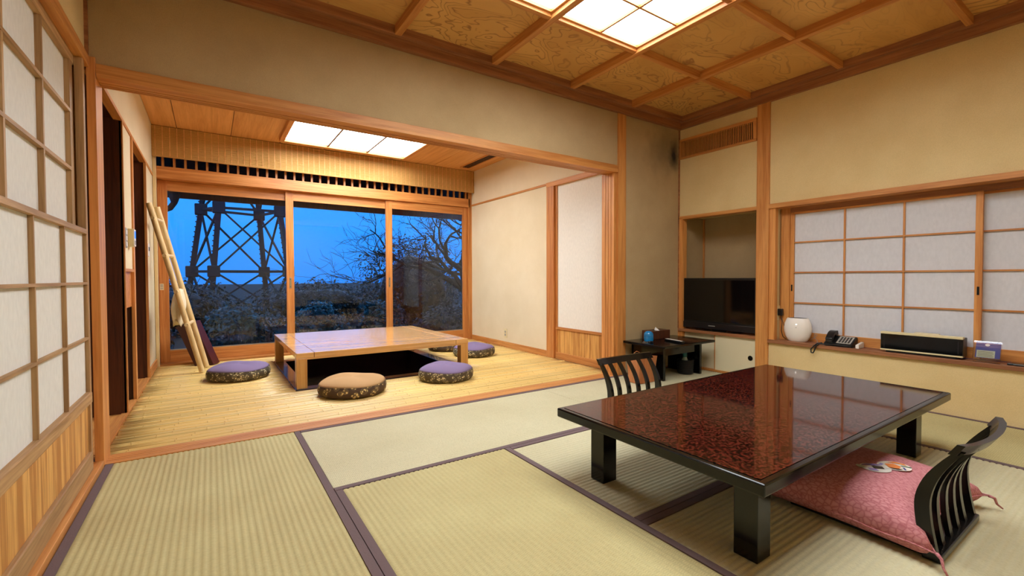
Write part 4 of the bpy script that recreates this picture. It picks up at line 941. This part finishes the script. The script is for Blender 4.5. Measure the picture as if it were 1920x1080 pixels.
tw_ = thing('lattice_tower', 'dark steel lattice tower with cross bracing outside the left glass door', 'tower', (.9, 17.3, -.4))
LEG = dict(A=(V(-.50, 17.66, 1.14), V(-.23, 17.53, 3.12)), B=(V(.08, 16.80, 1.15), V(.24, 16.74, 3.14)), C=(V(1.56, 17.97, 1.15), V(1.44, 18.11, 3.12)), D=(V(2.14, 16.50, 1.14), V(1.93, 16.69, 3.13)))
def lp(n, z): a, b = LEG[n]; t = (z-a.z)/(b.z-a.z); return a.lerp(b, t)
for n in 'ABCD':
    beam(b := bmesh.new(), lp(n, -.5), lp(n, 6.2), .15, .15); lg_ = obj('tower_leg', b, STEEL, tw_)
    b = bmesh.new(); z = 0
    while z < 6: p = lp(n, z); box(b, p.x-.105, p.x-.07, p.y-.02, p.y+.02, z, z+.035); z += .16
    obj('step_bolts', b, STEEL, lg_)
LV = [-.45, 1.15, 3.13, 5.2]
for z in LV[1:]:
    for n in 'ABCD': p = lp(n, z); bx('gusset', (p.x-.17, p.x+.17, p.y-.11, p.y+.11, z-.18, z+.18), STEEL, tw_, .03)
for a, c in ('AB', 'BD', 'DC', 'CA'):
    for z in LV[1:]: obj('girt', beam(bmesh.new(), lp(a, z), lp(c, z), .07, .075), STEEL, tw_)
    for z0, z1 in zip(LV, LV[1:]):
        obj('brace', beam(bmesh.new(), lp(a, z0), lp(c, z1), .05, .055), STEEL, tw_); obj('brace', beam(bmesh.new(), lp(c, z0), lp(a, z1), .05, .055), STEEL, tw_)
b = bmesh.new(); p = lp('B', 3.2); q = lp('A', 2.9)
for z in (3.34,): obj('girt', beam(bmesh.new(), lp('B', z), lp('D', z), .07, .05), STEEL, tw_)

def leafmat(name, c1, c2, rough=.45):
    k = N(name); oi = k.n('ShaderNodeTexNoise', Scale=6.0, Detail=3.0); k.l(k.coords(), oi.inputs[0])
    k.l(k.ramp(oi.outputs['Fac'], [(.35, s2l(*c1)), (.65, s2l(*c2))]), k.p.inputs['Base Color']); k.p.inputs['Roughness'].default_value = rough; return k.m
LEAF1 = leafmat('leaf_dark', (10, 15, 14), (24, 34, 30), .3); LEAF2 = leafmat('leaf_glossy', (26, 42, 38), (58, 80, 78), .22); LEAF3 = leafmat('leaf_dry', (40, 34, 26), (70, 58, 42), .7)
BARK = wood('bark', (30, 26, 26), (16, 14, 16), 'z', .9)
def shrub(name, c, rad, n, ls, mat, seed, label, grp, stems=7):
    rd = random.Random(seed); t = thing(name, label, 'shrub', (c[0], c[1], -.35), grp); b = bmesh.new()
    for _ in range(n):
        while True:
            d = V(rd.gauss(0, 1), rd.gauss(0, 1), rd.gauss(0, 1))
            if d.length > .1: break
        d.normalize(); k = rd.uniform(.62, 1.06)**.6
        lump = 1+.14*math.sin(5*d.x*rad[0]/.5+seed)*math.sin(4*d.z+seed*2)+.10*math.sin(9*d.y+3*d.x)
        p = V(c[0]+d.x*rad[0]*k*lump, c[1]+d.y*rad[1]*k*lump, c[2]+d.z*rad[2]*k*lump)
        if p.z < -.34: continue
        nn = (d+V(rd.gauss(0, .6), rd.gauss(0, .6), rd.gauss(.5, .6))).normalized(); a = nn.cross(V(rd.gauss(0, 1), rd.gauss(0, 1), rd.gauss(0, 1))).normalized(); w = nn.cross(a)
        l = ls*rd.uniform(.6, 1.3); m0 = p+nn*l*.08
        vs = [b.verts.new(q) for q in (p-a*l*.5, p+w*l*.22, p+a*l*.5, p-w*l*.22)]; b.faces.new(vs)
    o = obj('foliage', b, mat, t); o['kind'] = 'stuff'
    core = bmesh.new(); bmesh.ops.create_icosphere(core, subdivisions=3, radius=1)
    for v_ in core.verts:
        q = v_.co.copy(); f = .66+.07*math.sin(7*q.x+seed)*math.sin(6*q.z); v_.co = V(c[0]+q.x*rad[0]*f, c[1]+q.y*rad[1]*f, max(-.345, c[2]+q.z*rad[2]*f))
    obj('inner_growth', core, LEAF1, t, smooth='all')
    for k in range(stems):
        a = rd.uniform(0, 6.28); r_ = rd.uniform(.1, .8); obj('stem', tube(bmesh.new(), [(c[0]+.08*math.cos(a), c[1]+.08*math.sin(a), -.36), (c[0]+rad[0]*r_*.5*math.cos(a), c[1]+rad[1]*r_*.5*math.sin(a), c[2]*.6), (c[0]+rad[0]*r_*math.cos(a), c[1]+rad[1]*r_*math.sin(a), c[2]+rad[2]*rd.uniform(.8, 1.12))], [.02, .012, .004], 6), BARK, t)
    return t
GS = 'shrubs in the dusk garden'
shrub('garden_hedge', (-1.0, 12.6, .22), (1.55, .8, .68), 5200, .10, LEAF1, 1, 'dark clipped hedge behind the tower legs at the left', GS, 14)
shrub('garden_hedge', (2.5, 13.4, .18), (1.7, .8, .66), 5200, .10, LEAF1, 2, 'dark low hedge under the open sky in the middle', GS, 14)
shrub('leafy_shrub', (.35, 8.95, -.02), (.58, .5, .50), 3800, .095, LEAF2, 3, 'glossy leafy shrub below the lattice tower', GS)
shrub('leafy_shrub', (1.70, 9.3, -.05), (.58, .5, .50), 3800, .09, LEAF2, 4, 'glossy leafy shrub behind the middle glass door', GS)
shrub('leafy_shrub', (2.95, 9.2, .0), (.48, .42, .50), 3400, .09, LEAF2, 5, 'bluish leafy shrub at the foot of the tall dark bush', GS)
shrub('tall_bush', (4.6, 11.7, .66), (1.4, .9, 1.3), 7000, .10, LEAF1, 6, 'tall rounded dark bush rising right of the open sky', GS, 10)
shrub('tall_bush', (7.2, 10.9, .9), (1.3, 1.0, 1.55), 7500, .10, LEAF1, 8, 'tall dense bush at the far right behind the bare tree', GS, 10)
shrub('leafy_shrub', (3.7, 7.95, -.05), (.6, .4, .42), 2600, .08, LEAF1, 9, 'low dark shrub outside the right glass door', GS)
shrub('leafy_shrub', (-1.15, 8.8, -.05), (.6, .5, .5), 2600, .09, LEAF1, 10, 'dark shrub outside behind the ladder', GS)
# dry grass tufts
rd = random.Random(5)
gt = None; b = bmesh.new()
for _ in range(420):
    x, y = rd.uniform(.2, 2.2), rd.uniform(7.5, 8.2); h = rd.uniform(.25, .62); dx, dy = rd.gauss(0, .10), rd.gauss(0, .06)
    p = [V(x, y, -.35), V(x+dx*.3, y+dy*.3, -.35+h*.55), V(x+dx, y+dy, -.35+h)]
    a = [b.verts.new(q+V(s*.004*(1-.45*i), 0, 0)) for i, q in enumerate(p) for s in (-1, 1)]; b.faces.new((a[0], a[1], a[3], a[2])); b.faces.new((a[2], a[3], a[5], a[4]))
gt = obj('dry_grass', b, LEAF3); tag(gt, 'dry wispy grass growing close outside the glass doors', 'grass', None, 'stuff')
# bare tree
bt_ = thing('bare_tree', 'bare twisted tree spreading dark branches outside the right glass door', 'tree', (4.85, 8.9, -.36))
trunk = bmesh.new(); br_ = bmesh.new(); twg = bmesh.new()
def grow(p, d, L, r, depth, rd):
    n_ = 5; pts = [p.copy()]; rad_ = [r]
    for i in range(n_):
        d = (d+V(rd.gauss(0, .22), rd.gauss(0, .16), rd.gauss(.02, .20))).normalized(); p = p+d*L/n_; pts.append(p.copy()); rad_.append(r*(1-.45*(i+1)/n_))
    tgt = trunk if depth == 0 else br_ if depth < 3 else twg
    tube(tgt, pts, rad_, 8 if depth < 2 else 5 if depth < 4 else 4)
    if depth >= 6: return
    for k in range(3 if depth < 5 else 2):
        i = rd.randint(2, n_); q = pts[i]; nd = (d+V(rd.gauss(-.12, .75), rd.gauss(0, .5), rd.gauss(.12, .55))).normalized()
        grow(q, nd, L*rd.uniform(.58, .82), max(rad_[i]*rd.uniform(.6, .85), .0032), depth+1, rd)
rd = random.Random(21)
grow(V(4.85, 8.9, -.40), V(-.16, 0, 1), 1.7, .13, 0, rd)
grow(V(4.6, 8.9, 1.10), V(-.75, -.1, .62), .8, .07, 1, rd); grow(V(4.65, 8.9, 1.2), V(-.4, 0, .9), .9, .05, 1, rd); grow(V(4.6, 8.95, 1.0), V(-.9, .0, .35), .9, .035, 2, rd)
obj('trunk', trunk, BARK, bt_, smooth='all'); obj('branches', br_, BARK, bt_, smooth='all'); o = obj('twigs', twg, BARK, bt_); o['kind'] = 'stuff'
